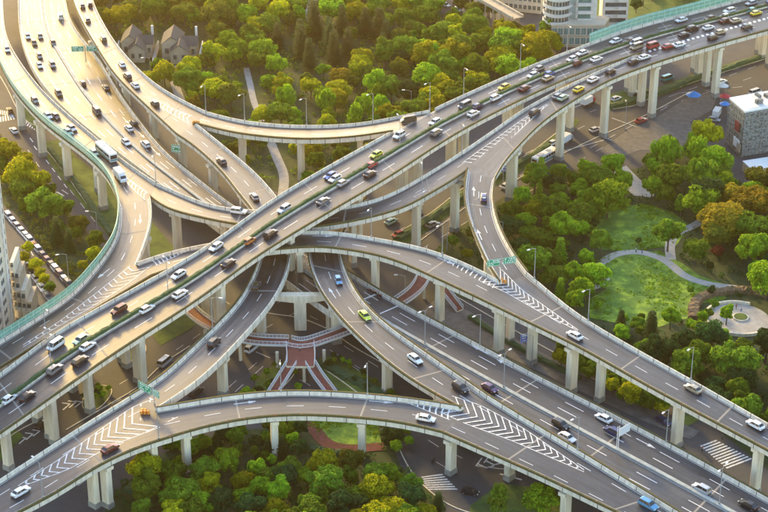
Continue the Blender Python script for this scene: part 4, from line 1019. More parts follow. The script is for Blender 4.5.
lawns = [[(596, 258), (620, 246), (660, 248), (684, 262), (700, 276), (730, 286), (724, 300), (704, 304), (694, 320), (650, 332), (610, 328), (586, 318), (584, 300), (600, 290), (596, 272)], [(584, 236), (600, 214), (640, 204), (672, 212), (694, 226), (680, 250), (640, 252), (600, 252)], [(612, 174), (626, 164), (642, 178), (660, 192), (656, 200), (634, 198), (620, 188)], [(708, 340), (700, 300), (745, 294), (790, 300), (790, 340), (740, 352)], [(664, 272), (684, 268), (744, 284), (744, 294), (700, 292)]]
def pick_right(u, v):
    r = random.random()
    if inside((u, v), [(652, 150), (690, 150), (720, 190), (712, 204), (664, 196), (648, 170)]): return ('willow', 'leaf_bright' if r < .6 else 'leaf_mid', 10, 'feathery light green tree below the scaffolded building', 'feathery trees below the scaffolded building')
    if u > 700 and v < 290: return ('broad', 'leaf_rust' if r < .16 else 'leaf_olive' if r < .34 else 'leaf_dark' if r < .5 else 'leaf_mid' if r < .75 else 'leaf_bright', 11, 'large mixed tree at the right side of the right park', 'large trees at the right edge')
    if 322 < v < 348 and 585 < u < 725: return ('round', 'leaf_bright' if r < .6 else 'leaf_mid', 5.8, 'low bright tree on the lower edge of the large lawn', 'low trees below the large lawn')
    if v > 300 and u > 600: return ('broad' if r < .6 else 'round', 'leaf_bright' if v < 352 and r < .7 else 'leaf_dark' if r < .5 else 'leaf_mid', 9, 'dense tree between the lawn and the lower right ramp', 'trees between the lawn and the ramp')
    if u < 570: return ('broad' if r < .5 else 'round' if r < .8 else 'conifer', 'leaf_mid' if r < .4 else 'leaf_dark' if r < .65 else 'leaf_bright', 9.5, 'dark green tree along the bend on the left of the right park', 'dark trees along the bend')
    return ('round' if r < .6 else 'broad', 'leaf_bright' if r < .55 else 'leaf_mid', 9, 'bright green tree around the lawns of the right park', 'bright trees around the lawns')
print('right', scatter([(508, 200), (540, 184), (560, 178), (590, 176), (612, 180), (640, 174), (660, 160), (690, 158), (712, 176), (725, 190), (790, 194), (830, 330), (830, 460), (775, 466), (722, 424), (694, 394), (646, 368), (600, 336), (570, 316), (540, 300), (520, 280), (505, 240)], 5.4, pick_right, lawns, 135, 9))
def pick_under(u, v):
    r = random.random(); return ('round', 'leaf_mid' if r < .7 else 'leaf_yellow', 5.5, 'leafy tree in the row under the lower right ramp', 'row of trees under the lower right ramp')
print('under', scatter([(560, 352), (596, 368), (640, 394), (668, 408), (664, 420), (630, 408), (580, 378), (556, 366)], 3.5, pick_under, (), 36, 11))
def pick_bottom(u, v):
    r = random.random()
    if v < 462: return ('round', 'leaf_mid' if r < .5 else 'leaf_dark', 4.6, 'low tree under the arched ramp at the bottom', 'low trees under the arched ramp')
    return ('round', 'leaf_mid' if r < .4 else 'leaf_bright' if r < .6 else 'leaf_yellow' if r < .85 else 'leaf_dark', 8.4, 'round-crowned tree in the bottom grove', 'round-crowned trees in the bottom grove')
print('bottom', scatter([(130, 530), (140, 490), (160, 476), (230, 474), (236, 484), (250, 480), (300, 484), (372, 484), (390, 474), (404, 488), (430, 505), (440, 560), (120, 560)], 4.2, pick_bottom, (), 62, 13))
def pick_b2(u, v): return ('round', random.choice(('leaf_mid', 'leaf_dark', 'leaf_bright')), 4.2, 'small tree on the strip right of the bottom park path', 'small trees on the strip by the zebra crossing')
scatter([(120, 486), (150, 462), (200, 440), (300, 428), (304, 444), (290, 470), (236, 466), (160, 474), (136, 500)], 3.8, lambda u, v: ('round', random.choice(('leaf_mid', 'leaf_dark', 'leaf_bright')), 4.4, 'low tree under the arched ramp at the bottom', 'low trees under the arched ramp'), (), 34, 14)
print('b2', scatter([(384, 432), (398, 428), (410, 436), (408, 450), (396, 460), (380, 448)], 3.4, pick_b2, (), 8, 15), scatter([(452, 430), (478, 436), (474, 450), (456, 446)], 3.2, pick_b2, (), 4, 16))
def pick_far(u, v): r = random.random(); return ('round', random.choice(('leaf_mid', 'leaf_yellow', 'leaf_olive')), 8, 'street tree beyond the park near the apartment towers', 'street trees near the towers')
print('far', scatter([(500, 36), (545, 40), (560, 55), (552, 62), (530, 50), (498, 44)], 6, pick_far, (), 8, 17), scatter([(420, -14), (470, 4), (500, 24), (486, 26), (450, 10), (410, -6)], 6, pick_far, (), 8, 18))
def pick_barrier(u, v): return ('round', random.choice(('leaf_mid', 'leaf_bright', 'leaf_yellow', 'leaf_dark')), 8, 'tree beyond the far noise barrier', 'trees beyond the far noise barrier')
scatter([(634, 20), (690, 8), (740, -6), (790, -20), (790, -44), (620, -44)], 6, pick_barrier, (), 40, 19)
def pick_shrub(u, v): return ('small', random.choice(('leaf_mid', 'leaf_bright', 'leaf_dark', 'leaf_olive')), 3.2, 'small shrub', 'shrubs dotted round the lawns')
scatter([(584, 232), (600, 210), (672, 206), (694, 226), (700, 262), (744, 286), (744, 300), (696, 330), (650, 342), (586, 326), (580, 290)], 5.5, pick_shrub, [[(596, 270), (634, 244), (676, 256), (700, 276), (744, 282), (744, 296), (700, 292), (664, 272), (634, 262), (606, 290)], [(664, 270), (664, 232), (700, 216), (706, 226), (680, 240), (682, 270)], [(604, 262), (640, 256), (676, 272), (690, 296), (680, 312), (650, 322), (608, 312), (600, 290)], [(596, 232), (612, 218), (660, 212), (676, 230), (660, 244), (600, 244)]], 22, 23)
def pick_low(u, v): return ('small', random.choice(('leaf_mid', 'leaf_bright', 'leaf_dark')), 2.6, 'low shrub', 'low shrubs round the footbridge')
scatter([(240, 396), (262, 366), (300, 366), (300, 396)], 3, pick_low, (), 14, 29); scatter([(318, 362), (330, 356), (400, 396), (384, 402)], 3, pick_low, (), 14, 31); scatter([(84, 398), (100, 385), (112, 388), (106, 402), (84, 410)], 2.4, pick_low, (), 8, 33)
for k, (u, v) in enumerate(((30, 256), (26, 266), (36, 272), (44, 288), (50, 296), (40, 282))):
    plant(P(u, v), 'round', random.choice(('leaf_mid', 'leaf_yellow')), 4.5, 'small street tree between parked cars behind the left tower', 'street trees behind the left tower')
print('TREES', NT, [(k, sum(a[1] == k for a in AUTO)) for k in ('round', 'broad', 'tall')])

# every tree gets the words that lead to it: nearest landmark, hue, shape and its place in that little group
MARKS = [(650, 5, 'beyond the left half of the far noise barrier'), (720, -8, 'beyond the right half of the far noise barrier'), (640, 300, 'on the rim of the large lawn'), (700, 300, 'at the right end of the large lawn'), (268, 380, 'left of the footbridge stairs'), (350, 378, 'right of the footbridge stairs'), (97, 397, 'on the island under the highway at lower left'), (136, 50, 'around the left villa'), (178, 50, 'around the right villa'), (172, 100, 'beside the short path below the villas'), (110, 20, 'along the top of the curved ramp'), (212, 20, 'right of the villas at the top'), (216, 60, 'right of the villas'), (250, 75, 'along the narrow park path'), (214, 100, 'at the upper left fork'),
 (262, 30, 'left of the conifer band'), (250, 5, 'at the top edge left of the pale clearing'), (316, 8, 'round the pale clearing'), (300, 45, 'in the left of the conifer band'), (345, 50, 'in the middle of the conifer band'), (388, 48, 'in the right of the conifer band'), (360, 15, 'right of the pale clearing'), (400, 12, 'at the top right of the upper park'),
 (300, 80, 'in the row below the conifers'), (262, 112, 'behind the shallow ramp by the path'), (308, 112, 'behind the middle of the shallow ramp'), (364, 112, 'behind the right of the shallow ramp'), (345, 90, 'behind the feathery trees'), (410, 95, 'left of the ramp junction'), (430, 65, 'in the middle right of the upper park'), (460, 85, 'near the highway below the big golden crowns'),
 (470, 50, 'at the right end of the upper park'), (510, 75, 'beside the highway at the park end'), (545, 55, 'at the foot of the apartment towers'), (440, 20, 'by the street past the park'), (480, 15, 'by the pink walkway'), (220, 150, 'left in the wedge under the shallow ramp'), (262, 170, 'beside the wedge path'), (310, 165, 'by the pier in the wedge'), (365, 150, 'at the right tip of the wedge'),
 (5, 160, 'at the left edge of the left park'), (45, 190, 'by the bend of the left ground street'), (60, 230, 'near the conifers of the left park'), (90, 262, 'behind the green barrier'), (30, 225, 'beside the long row of parked cars'), (36, 280, 'behind the left tower'),
 (520, 210, 'right of the S-bend ramp'), (560, 195, 'below the white bus'), (540, 250, 'inside the bend left of the large lawn'), (575, 290, 'between the bend and the large lawn'), (600, 195, 'near the big bright tree'), (640, 180, 'by the small paved square'), (680, 180, 'below the scaffolded building'), (640, 208, 'above the small lawn'),
 (715, 200, 'in front of the low annexe'), (760, 215, 'at the right edge above the curved path'), (700, 250, 'above the curved park path'), (750, 265, 'above the round plaza'), (600, 335, 'at the lower left corner of the large lawn'), (650, 345, 'below the large lawn'), (700, 330, 'left of the round plaza'), (690, 365, 'behind the tan taxi'), (730, 350, 'below the round plaza'), (760, 345, 'lower right of the round plaza'), (730, 400, 'behind the last stretch of the lower right ramp'), (765, 430, 'at the right edge near the lower right ramp'),
 (590, 370, 'under the lower right ramp, left part'), (645, 400, 'under the lower right ramp, right part'), (150, 468, 'under the lower left hatched merge'), (215, 448, 'under the left part of the arched ramp'), (270, 440, 'under the middle of the arched ramp'), (160, 490, 'at the left of the bottom grove'), (200, 505, 'left of centre in the bottom grove'), (250, 470, 'around the small bottom path'), (250, 505, 'at the bottom edge below the small path'), (300, 475, 'below the red flower bed, left'), (310, 508, 'at the bottom edge under the flower bed'), (350, 475, 'below the red flower bed, right'), (380, 500, 'left of the zebra crossing'), (395, 440, 'on the strip right of the small lawn'), (465, 440, 'under the hatched merge')]
MW = [(P(u, v).x, P(u, v).y, t) for u, v, t in MARKS]
HUE = {'leaf_yellow': 'golden', 'leaf_bright': 'bright green', 'leaf_mid': 'mid-green', 'leaf_olive': 'olive', 'leaf_dark': 'dark green', 'leaf_rust': 'rusty orange', 'leaf_red': 'dark red'}
SHP = {'conifer': 'conifer', 'round': 'round tree', 'broad': 'broad tree', 'tall': 'slim tree', 'willow': 'feathery tree', 'small': 'shrub'}
ORD = ['leftmost', 'second from left', 'third from left', 'fourth from left', 'fifth from left', 'sixth from left', 'seventh from left', 'eighth from left', 'ninth from left'] + [w_ + ' from left' for w_ in ('tenth', 'eleventh', 'twelfth', 'thirteenth', 'fourteenth', 'fifteenth', 'sixteenth', 'seventeenth', 'eighteenth', 'nineteenth', 'twentieth')]
cells = {}
for e, k, l, x, y in AUTO:
    t = min(MW, key=lambda q: (q[0] - x) ** 2 + ((q[1] - y) * .8) ** 2)[2]; cells.setdefault((t, k, l), []).append((topx(x, y)[0], e))
for (t, k, l), q in cells.items():
    q.sort(key=lambda a: a[0]); n = len(q)
    for i, (u, e) in enumerate(q):
        nm = HUE[l] + ' ' + SHP[k]
        e['label'] = f'{nm} {t}' if n == 1 else f'{"rightmost" if i == n - 1 else ORD[i]} {nm} {t}'
# leafy undergrowth filling the park floors (uncountable)
def undergrowth(px, n, seed, avoid=(), h=1.6):
    random.seed(seed); poly = wpoly(px); av = [wpoly(a) for a in avoid]; xs = [p[0] for p in poly]; ys = [p[1] for p in poly]; mb = MB(); k = 0
    while k < n:
        x = random.uniform(min(xs), max(xs)); y = random.uniform(min(ys), max(ys))
        if not inside((x, y), poly) or any(inside((x, y), a) for a in av): continue
        leafy(mb, Vector((x, y, random.uniform(.2, h * .6))), random.uniform(.7, h), 22, .3); k += 1
    return mb
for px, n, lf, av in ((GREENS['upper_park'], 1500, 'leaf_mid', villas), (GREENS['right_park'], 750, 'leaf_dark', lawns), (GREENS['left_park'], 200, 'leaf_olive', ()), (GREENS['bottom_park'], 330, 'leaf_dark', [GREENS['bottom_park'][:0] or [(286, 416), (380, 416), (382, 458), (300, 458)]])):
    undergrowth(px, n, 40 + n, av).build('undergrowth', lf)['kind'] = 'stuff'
LAWN_BIG = [(596, 262), (620, 250), (660, 252), (680, 262), (700, 276), (730, 286), (724, 300), (700, 304), (690, 318), (650, 330), (610, 322), (590, 318), (588, 300), (606, 290), (604, 272)]
paths_ = [[(600, 266), (634, 248), (676, 262), (690, 276), (744, 286), (744, 292), (690, 282), (668, 268), (634, 256), (610, 262), (606, 280), (590, 292)]]
for px, n, lf, hh in ((LAWN_BIG, 330, 'leaf_bright', .25), ([(584, 232), (600, 214), (640, 204), (672, 212), (690, 226), (676, 246), (640, 250), (600, 250)], 260, 'leaf_bright', .3), ([(302, 420), (376, 421), (379, 440), (345, 443), (325, 436)], 120, 'leaf_bright', .3)):
    random.seed(n); poly = wpoly(px); av = [wpoly(a) for a in paths_]; xs = [p[0] for p in poly]; ys = [p[1] for p in poly]; mb = MB(); k = 0
    while k < n:
        x = random.uniform(min(xs) - 1, max(xs) + 1); y = random.uniform(min(ys) - 1, max(ys) + 1)
        if not inside((x, y), poly) or any(inside((x, y), a) for a in av): continue
        if math.sin(x * .33 + 1) + math.sin(y * .21) + math.sin((x + y) * .13) < random.uniform(-1.2, 1.6): continue
        leafy(mb, Vector((x, y, .12)), random.uniform(.5, 1.3), 12, .22, hh / 1.2); k += 1
    mb.build('grass_tufts', lf)['kind'] = 'stuff'
# ---------------------------------------------------------------- buildings
mat('wall_white', (.60, .58, .54), .8, (.70, .68, .64), .4, 5); mat('wall_beige', (.34, .28, .20), .85, (.50, .42, .31), .4, 7); mat('wall_cream', (.55, .50, .40), .85, (.64, .59, .48), .3, 5)
mat('window_glass', (.03, .05, .06), .15, (.10, .14, .16), .8, 2, spec=.8); mat('teal_glass', (.05, .16, .16), .2, (.10, .26, .25), .5, 2, spec=.8); mat('pale_glass', (.30, .42, .42), .25, (.45, .56, .55), .4, 2)
mat('roof_tile', (.05, .048, .045), .9, (.09, .085, .075), 2, 6, bump=.4); mat('roof_white', (.68, .70, .70), .5, (.78, .79, .78), .5, 4)
mat('mesh_sheet', (.06, .065, .06), .9, (.30, .31, .29), 1.6, 10, lo=.42, hi=.6); mat('scaffold', (.35, .35, .33), .5, metal=.4); mat('brown_frame', (.14, .07, .035), .8)
def block(name, parent, pts, z0, z1, m): b = MB(); b.prism(pts, z0, z1); return b.build(name, m, parent)
def rect(c, ux, wx, wy):
    """rectangle: corner c, axis ux (unit), width along it, depth to its left"""
    n = Vector((-ux.y, ux.x, 0)); return [c, c + ux * wx, c + ux * wx + n * wy, c + n * wy]
def windows(parent, a, b, z0, z1, nx, nz, m='window_glass', fw=.62, fh=.55, sill=True, limit=96):
    """window openings set into the wall from a to b: each a frame proud of the wall with its pane"""
    d = (b - a); L = d.length; d = d / L; n = Vector((d.y, -d.x, 0)); rz = math.atan2(d.y, d.x); sx, sz = L / nx, (z1 - z0) / nz; k = 0
    for i in range(nx):
        for j in range(nz):
            if k >= limit: return
            c = a + d * sx * (i + .5) + n * .03; z = z0 + sz * (j + .52); f = MB(); w_, h_ = sx * fw, sz * fh
            f.box((c.x, c.y, z - h_ / 2 - .08), (w_ + .3, .34, .12), rz); f.box((c.x, c.y, z + h_ / 2 + .06), (w_ + .24, .2, .1), rz)
            for s_ in (-1, 1): q = c + d * s_ * (w_ / 2 + .06); f.box((q.x, q.y, z), (.1, .2, h_), rz)
            f.box((c.x, c.y, z), (.07, .14, h_), rz); o = f.build('window', 'wall_white', parent)
            p = MB(); p.box((c.x, c.y, z), (w_, .06, h_), rz); p.build('pane', m, o); k += 1
def balcony(parent, pts, z, th=.25, rail=1.0, m='wall_white'):
    o = block('balcony', parent, pts, z, z + th, m); r_ = MB(); n = len(pts)
    c = sum(pts, Vector()) / n; inn = [c + (p - c) * .94 for p in pts]
    r_.loft([[pts[i] + Vector((0, 0, z + th)), pts[i] + Vector((0, 0, z + th + rail)), inn[i] + Vector((0, 0, z + th + rail)), inn[i] + Vector((0, 0, z + th))] for i in list(range(n)) + [0]], caps=False); r_.build('railing', m, o); return o
# left residential tower
cb = P(15, 320); ux = Vector((.10, 1, 0)).normalized()
tw = empty('apartment_tower', (cb.x - 8, cb.y - 15, 0)); tag(tw, 'tall white residential tower with rows of windows cut by the left edge', 'apartment tower', kind='thing')
f0 = cb - ux * 34
block('wall', tw, rect(f0, ux, 34, 18), 0, 60, 'wall_cream')
windows(tw, f0 + ux * 6, f0 + ux * 34, 2, 47, 6, 15, limit=90)
for k in range(4):
    p = f0 + ux * (8 + k * 7.5); n_ = Vector((ux.y, -ux.x, 0)); block('pilaster', tw, [p, p + n_ * .5, p + n_ * .5 + ux * .8, p + ux * .8], 0, 60, 'wall_white')
wg = empty('terraced_building', (cb.x + 4, cb.y, 0)); tag(wg, 'beige stepped block with brown balconies attached to the left tower', 'apartment building', kind='thing')
for k, (ua, ub, va, hh) in enumerate(((15.3, 19, 318, 17), (19, 23.5, 319, 13), (23.5, 28, 319.5, 9), (28, 33, 320, 5.5))):
    a, b = P(ua, va), P(ub, va); block('wall', wg, [a, b, b + Vector((0, 9, 0)), a + Vector((0, 9, 0))], 0, hh, 'wall_beige' if k % 2 else 'wall_cream')
    for zz in range(3, int(hh), 3):
        balcony(wg, [a + Vector((.02, -.9, 0)), b + Vector((-.1, -.9, 0)), b + Vector((-.1, -.02, 0)), a + Vector((.02, -.02, 0))], zz - .1, rail=.8, m='wall_cream' if zz % 2 else 'wall_beige')
        w_ = MB(); w_.box(((a.x + b.x) / 2, a.y - .03, zz + 1.3), ((b.x - a.x) * .7, .08, 1.2)); w_.build('window', 'window_glass', wg)
# apartment towers past the highway
t1 = P(546, 44); t1.z = 0
tA = empty('apartment_tower', t1); tag(tA, 'white curved tower with stacked balconies on a beige podium at the top edge', 'apartment tower', kind='thing')
def arc(c, r_, a0, a1, n): return [c + Vector((r_ * math.cos(R(a0 + (a1 - a0) * k / n)), r_ * math.sin(R(a0 + (a1 - a0) * k / n)), 0)) for k in range(n + 1)]
cA = P(556, 41)
block('wall', tA, arc(cA, 4.2, 150, 360, 14) + [cA + Vector((4.2, 9, 0)), cA + Vector((-3.6, 9, 0))], 0, 42, 'wall_cream')
for z in range(5, 40, 3):
    balcony(tA, arc(cA, 5.3, 165, 345, 14), z, .3, .75)
    w_ = MB(); pp = arc(cA, 4.26, 190, 335, 9)
    for i in range(0, 9): q = (pp[i] + pp[i + 1]) / 2; dd = pp[i + 1] - pp[i]; w_.box((q.x, q.y, z + 1.6), (dd.length * .72, .1, 1.5), math.atan2(dd.y, dd.x))
    w_.build('window', 'window_glass', tA)
gq2 = P(567, 40); block('glass_wall', tA, [gq2, gq2 + Vector((3.6, 0, 0)), gq2 + Vector((3.6, 8, 0)), gq2 + Vector((0, 8, 0))], 0, 42, 'pale_glass')
for z in range(4, 40, 3): m = MB(); m.box((gq2.x + 1.8, gq2.y - .03, z), (3.6, .1, .25)); m.build('floor_band', 'wall_white', tA)
cB = P(583, 41); pts = [cB + Vector((-3.2, 0, 0)), cB + Vector((4.4, 0, 0)), cB + Vector((4.4, 9, 0)), cB + Vector((-3.2, 9, 0))]; block('wall', tA, pts, 0, 42, 'wall_white')
for z in range(5, 40, 3):
    balcony(tA, [cB + Vector((-2.6, -1.5, 0)), cB + Vector((2.4, -1.5, 0)), cB + Vector((3.2, -.6, 0)), cB + Vector((3.2, -.02, 0)), cB + Vector((-2.6, -.02, 0))], z, .3, .8)
    w_ = MB(); w_.box((cB.x - .1, cB.y - .03, z + 1.6), (4.6, .08, 1.5)); w_.build('window', 'teal_glass', tA)
p0, p1 = P(551, 47), P(603, 47); pd = [p0, p1, p1 + Vector((3, 9, 0)), p0 + Vector((-2, 9, 0))]
block('podium', tA, pd, 0, 8.2, 'wall_beige'); block('podium_cornice', tA, [q + (q - (p0 + p1) / 2) * .02 for q in pd], 8.2, 8.7, 'wall_cream')
windows(tA, p0, p1, .5, 7.8, 9, 2, m='teal_glass', fw=.75, fh=.7)
tB = empty('apartment_tower', P(614, 36)); tag(tB, 'second white tower with stacked balconies right of the curved one', 'apartment tower', kind='thing')
cC = P(614, 37); block('wall', tB, [cC + Vector((-4.8, 0, 0)), cC + Vector((4.6, 0, 0)), cC + Vector((4.6, 10, 0)), cC + Vector((-4.8, 10, 0))], 0, 42, 'wall_white')
for z in range(5, 40, 3):
    for s_ in (-2.6, 2.4):
        balcony(tB, [cC + Vector((s_ - 1.8, -1.4, 0)), cC + Vector((s_ + 1.6, -1.4, 0)), cC + Vector((s_ + 1.6, -.02, 0)), cC + Vector((s_ - 1.8, -.02, 0))], z, .3, .8)
    w_ = MB(); w_.box((cC.x, cC.y - .03, z + 1.6), (7.6, .08, 1.5)); w_.build('window', 'window_glass', tB)
# low buildings and elevated walkway beyond the park
lb = empty('low_building', P(520, 4)); tag(lb, 'low pale building with dark windows at the top edge left of the towers', 'building', kind='thing')
a, b = P(504, 10), P(541, 14); block('wall', lb, [a, b, b + Vector((3, 14, 0)), a + Vector((3, 14, 0))], 0, 7, 'wall_cream'); block('roof', lb, [a + Vector((-.4, -.4, 0)), b + Vector((.4, -.4, 0)), b + Vector((3.4, 14.4, 0)), a + Vector((2.6, 14.4, 0))], 7, 7.4, 'wall_white'); windows(lb, a, b, .5, 6.8, 8, 2)
cw = empty('covered_walkway', P(488, 20)); tag(cw, 'pinkish elevated walkway on posts at the top edge past the upper park', 'walkway', kind='thing')
m = MB(); a, b = P(466, -6, 7), P(512, 20, 7); dd = (b - a).normalized(); nn = Vector((-dd.y, dd.x, 0))
for o in (0, 4.5): m.loft([[p + nn * (o + x) + Vector((0, 0, z)) for x, z in ((0, 0), (.6, 0), (.6, 1.2), (0, 1.2))] for p in (a, b)])
m.loft([[p + nn * x + Vector((0, 0, z)) for x, z in ((.6, .1), (4.5, .1), (4.5, .4), (.6, .4))] for p in (a, b)]); m.build('walkway_deck', 'wall_beige', cw)
for k in range(6):
    p = a.lerp(b, (k + .5) / 6)
    for o in (.3, 4.8): q = p + nn * o; m = MB(); m.box((q.x, q.y, 3.5), (.55, .55, 7)); m.build('post', 'wall_beige', cw)
# scaffold-wrapped building at right
c0 = P(741, 157); zt = 16.0
cl = P(730.5, 97.5, zt); cl.z = 0; cr = P(772, 106, zt); cr.z = 0
e1, e2 = (cl - c0), (cr - c0).normalized() * 22
sb = empty('scaffolded_building', c0); tag(sb, 'square building wrapped in grey scaffold netting under a white flat roof', 'building', kind='thing')
pts = [c0, c0 + e2, c0 + e2 + e1, c0 + e1]; block('wall', sb, pts, 0, zt - .6, 'mesh_sheet')
ctr = sum(pts, Vector()) / 4
block('roof', sb, [ctr + (p - ctr) * 1.03 for p in pts], zt - .6, zt, 'roof_white')
m = MB(); m.prism([ctr + (p - ctr) * .86 for p in pts], zt, zt + .15); m.build('roof_panel', 'wall_white', sb)
for (px_, py_, sx_, sy_, sz_) in ((.3, .3, 2.2, 1.4, 1.3), (.55, .6, 3.0, 2.0, 1.0), (.75, .3, 1.2, 1.2, 1.8), (.4, .75, 1.0, 2.4, .8)):
    q = c0 + e2 * px_ + e1 * py_; m = MB(); m.box((q.x, q.y, zt + .15 + sz_ / 2), (sx_, sy_, sz_), math.atan2(e2.y, e2.x)); m.build('roof_unit', 'mesh_sheet', sb)
for (a, b) in ((c0, c0 + e2), (c0 + e1, c0)):
    d = (b - a); L = d.length; d = d / L; n_ = Vector((d.y, -d.x, 0)); m = MB(); x = 0
    while x <= L: p = a + d * x + n_ * .35; m.tube(p, p + Vector((0, 0, zt - .8)), .06, .06, 5); x += 1.7
    for z in range(1, int(zt), 2): p, q = a + n_ * .35 + Vector((0, 0, z)), b + n_ * .35 + Vector((0, 0, z)); m.tube(p, q, .05, .05, 5)
    x = 0
    while x < L - 3.4: p = a + d * x + n_ * .42; m.tube(p + Vector((0, 0, .5)), p + d * 3.4 + Vector((0, 0, zt - 2)), .04, .04, 5); x += 5.1
    m.build('scaffolding', 'scaffold', sb)
m = MB(); q = c0 + e1 * .25 - e2.normalized() * .8; m.box((q.x, q.y, 4), (.2, 4, 3), math.atan2(e1.y, e1.x) - math.pi / 2); m.build('banner', 'sign_text', sb)
m = MB(); q = c0 + e1 * .08 - e2.normalized() * .8; m.box((q.x, q.y, 3.2), (.2, 2.4, 2.6), math.atan2(e1.y, e1.x) - math.pi / 2); m.build('banner', 'orange_brick' if 'orange_brick' in MATS else 'wall_beige', sb)
mat('dark_red', (.16, .01, .02), .6); m = MB(); q = c0 + e1 * .3 - e2.normalized() * .8; m.box((q.x, q.y, 9.5), (.2, 3, 3.4), math.atan2(e1.y, e1.x) - math.pi / 2); m.build('banner', 'dark_red', sb)
an = empty('annexe', P(756, 166)); tag(an, 'low annexe with pale terrace roof in front of the scaffolded building', 'building', kind='thing')
pts = [P(a, b, 3.2) for a, b in ((743, 161), (775, 156), (790, 172), (757, 174))]; pts = [Vector((p.x, p.y, 0)) for p in pts][::-1]; block('wall', an, pts, 0, 3.0, 'wall_beige'); c_ = sum(pts, Vector()) / 4; block('terrace_roof', an, [c_ + (p - c_) * 1.02 for p in pts], 3.0, 3.25, 'roof_white')
for k in range(5): m = MB(); m.box((pts[1].x + 1.5 + k * 1.4, pts[1].y + 2.5, 4.3), (.22, .22, 2.1)); m.build('pergola_post', 'brown_frame', an)
# stalls and inflatables left of it
mat('tent_red', (.55, .03, .05), .6); mat('tent_blue', (.02, .25, .65), .5); mat('ball_green', (.15, .50, .30), .4)
def tent(u, v, m_, r_, h, label):
    p = P(u, v); e = empty('tent', p); tag(e, label, 'tent', kind='thing'); m = MB(); m.tube((0, 0, h), (0, 0, h + r_ * .55), r_, .06, 12); m.build('canopy', m_, e, local=True)
    for k in range(4): a = math.pi / 4 + k * math.pi / 2; m = MB(); m.tube((math.cos(a) * r_ * .8, math.sin(a) * r_ * .8, 0), (math.cos(a) * r_ * .8, math.sin(a) * r_ * .8, h), .06, .06, 6); m.build('pole', 'steel_grey', e, local=True)
tent(693, 101, 'tent_blue', 2.6, 2.3, 'bright blue parasol-shaped tent on the wide ground street'); tent(724, 112, 'tent_blue', 1.8, 3.0, 'pale blue tent left of the scaffolded building'); tent(724, 106, 'tent_red', 2.0, 3.6, 'red tent just behind the pale blue one'); tent(722, 97, 'roof_white', 2.0, 4.2, 'white tent at the far corner of the scaffolded building')
# two grey-roofed villas
def villa(u, v, w_, d_, label):
    p = P(u, v); e = empty('villa', p); tag(e, label, 'house', kind='thing')
    def wing(x, y, w, d, h, rh, front):
        m = MB(); m.box((x, y, h / 2), (w, d, h)); m.build('wall', 'wall_beige', e, local=True); r_ = MB()
        if front: r_.loft([[Vector((x - w / 2 - .4, yy, h - .1)), Vector((x, yy, h + rh)), Vector((x + w / 2 + .4, yy, h - .1)), Vector((x, yy, h + rh - .35))] for yy in (y - d / 2 - .5, y + d / 2 + .5)])
        else: r_.loft([[Vector((xx, y - d / 2 - .4, h - .1)), Vector((xx, y, h + rh)), Vector((xx, y + d / 2 + .4, h - .1)), Vector((xx, y, h + rh - .35))] for xx in (x - w / 2 - .5, x + w / 2 + .5)])
        r_.build('roof', 'roof_tile', e, local=True)
        if front: g_ = MB(); g_.poly([Vector((x - w / 2, y - d / 2 - .02, h - .1)), Vector((x + w / 2, y - d / 2 - .02, h - .1)), Vector((x, y - d / 2 - .02, h + rh - .3))]); g_.build('gable', 'wall_beige', e, local=True)
        for k in (-1, 1): q = MB(); q.box((x + k * w * .24, y - d / 2 - .04, h * .55), (w * .2, .1, h * .35)); q.build('window', 'window_glass', e, local=True)
    wing(-w_ * .15, 3, w_ * .55, d_, 6.0, 3.0, True); wing(w_ * .1, -3.4, w_ * .5, d_ * .6, 4.8, 2.6, True); wing(w_ * .36, 2, w_ * .4, d_ * .7, 5.2, 2.2, False)
    m = MB(); m.box((w_ * .5, 7, 4.5), (.8, .8, 9)); m.build('chimney', 'wall_white', e, local=True)
    for x in (-w_ * .62, w_ * .66): m = MB(); m.box((x, -1, 1.5), (.4, d_ * 1.7, 3.0)); m.build('garden_wall', 'wall_white', e, local=True)
villa(136, 56, 11, 10, 'grey-roofed villa with front gable beside the curved ramp, left of two'); villa(178, 57, 12.5, 11, 'larger grey-roofed villa with white chimney, right of two')
# ---------------------------------------------------------------- vehicles
def paint(name, c, metal=.25, rough=.3):
    m = bpy.data.materials.new('paint_' + name); m.use_nodes = True; b = m.node_tree.nodes['Principled BSDF']
    b.inputs['Base Color'].default_value = (*c, 1); b.inputs['Roughness'].default_value = rough; b.inputs['Metallic'].default_value = metal; b.inputs['Coat Weight'].default_value = .5; MATS['paint_' + name] = m
PAINTS = {'white': (.78, .78, .76), 'silver': (.45, .46, .47), 'grey': (.20, .21, .22), 'dark': (.022, .024, .030), 'black': (.015, .015, .018), 'blue': (.03, .11, .38), 'skyblue': (.10, .30, .50), 'navy': (.02, .03, .12), 'red': (.38, .025, .03), 'maroon': (.11, .02, .025),
          'yellow': (.75, .55, .02), 'lime': (.62, .68, .04), 'orange': (.55, .17, .03), 'brown': (.055, .045, .04), 'tan': (.38, .32, .22), 'teal': (.06, .28, .27), 'palegreen': (.35, .50, .40), 'olive': (.07, .07, .035), 'purple': (.10, .04, .12)}
for k, c in PAINTS.items(): paint(k, c, 0.0 if k in ('white', 'yellow', 'lime', 'red', 'orange') else .3)
mat('car_glass', (.012, .016, .02), .12, spec=.8); mat('tyre', (.018, .018, .018), .85); mat('rim', (.35, .35, .36), .4, metal=.8)
mat('head_glass', (.75, .76, .72), .2); mat('tail_glass', (.35, .015, .012), .3); mat('trim_black', (.02, .02, .02), .6); mat('roof_cream', (.70, .62, .45), .5)
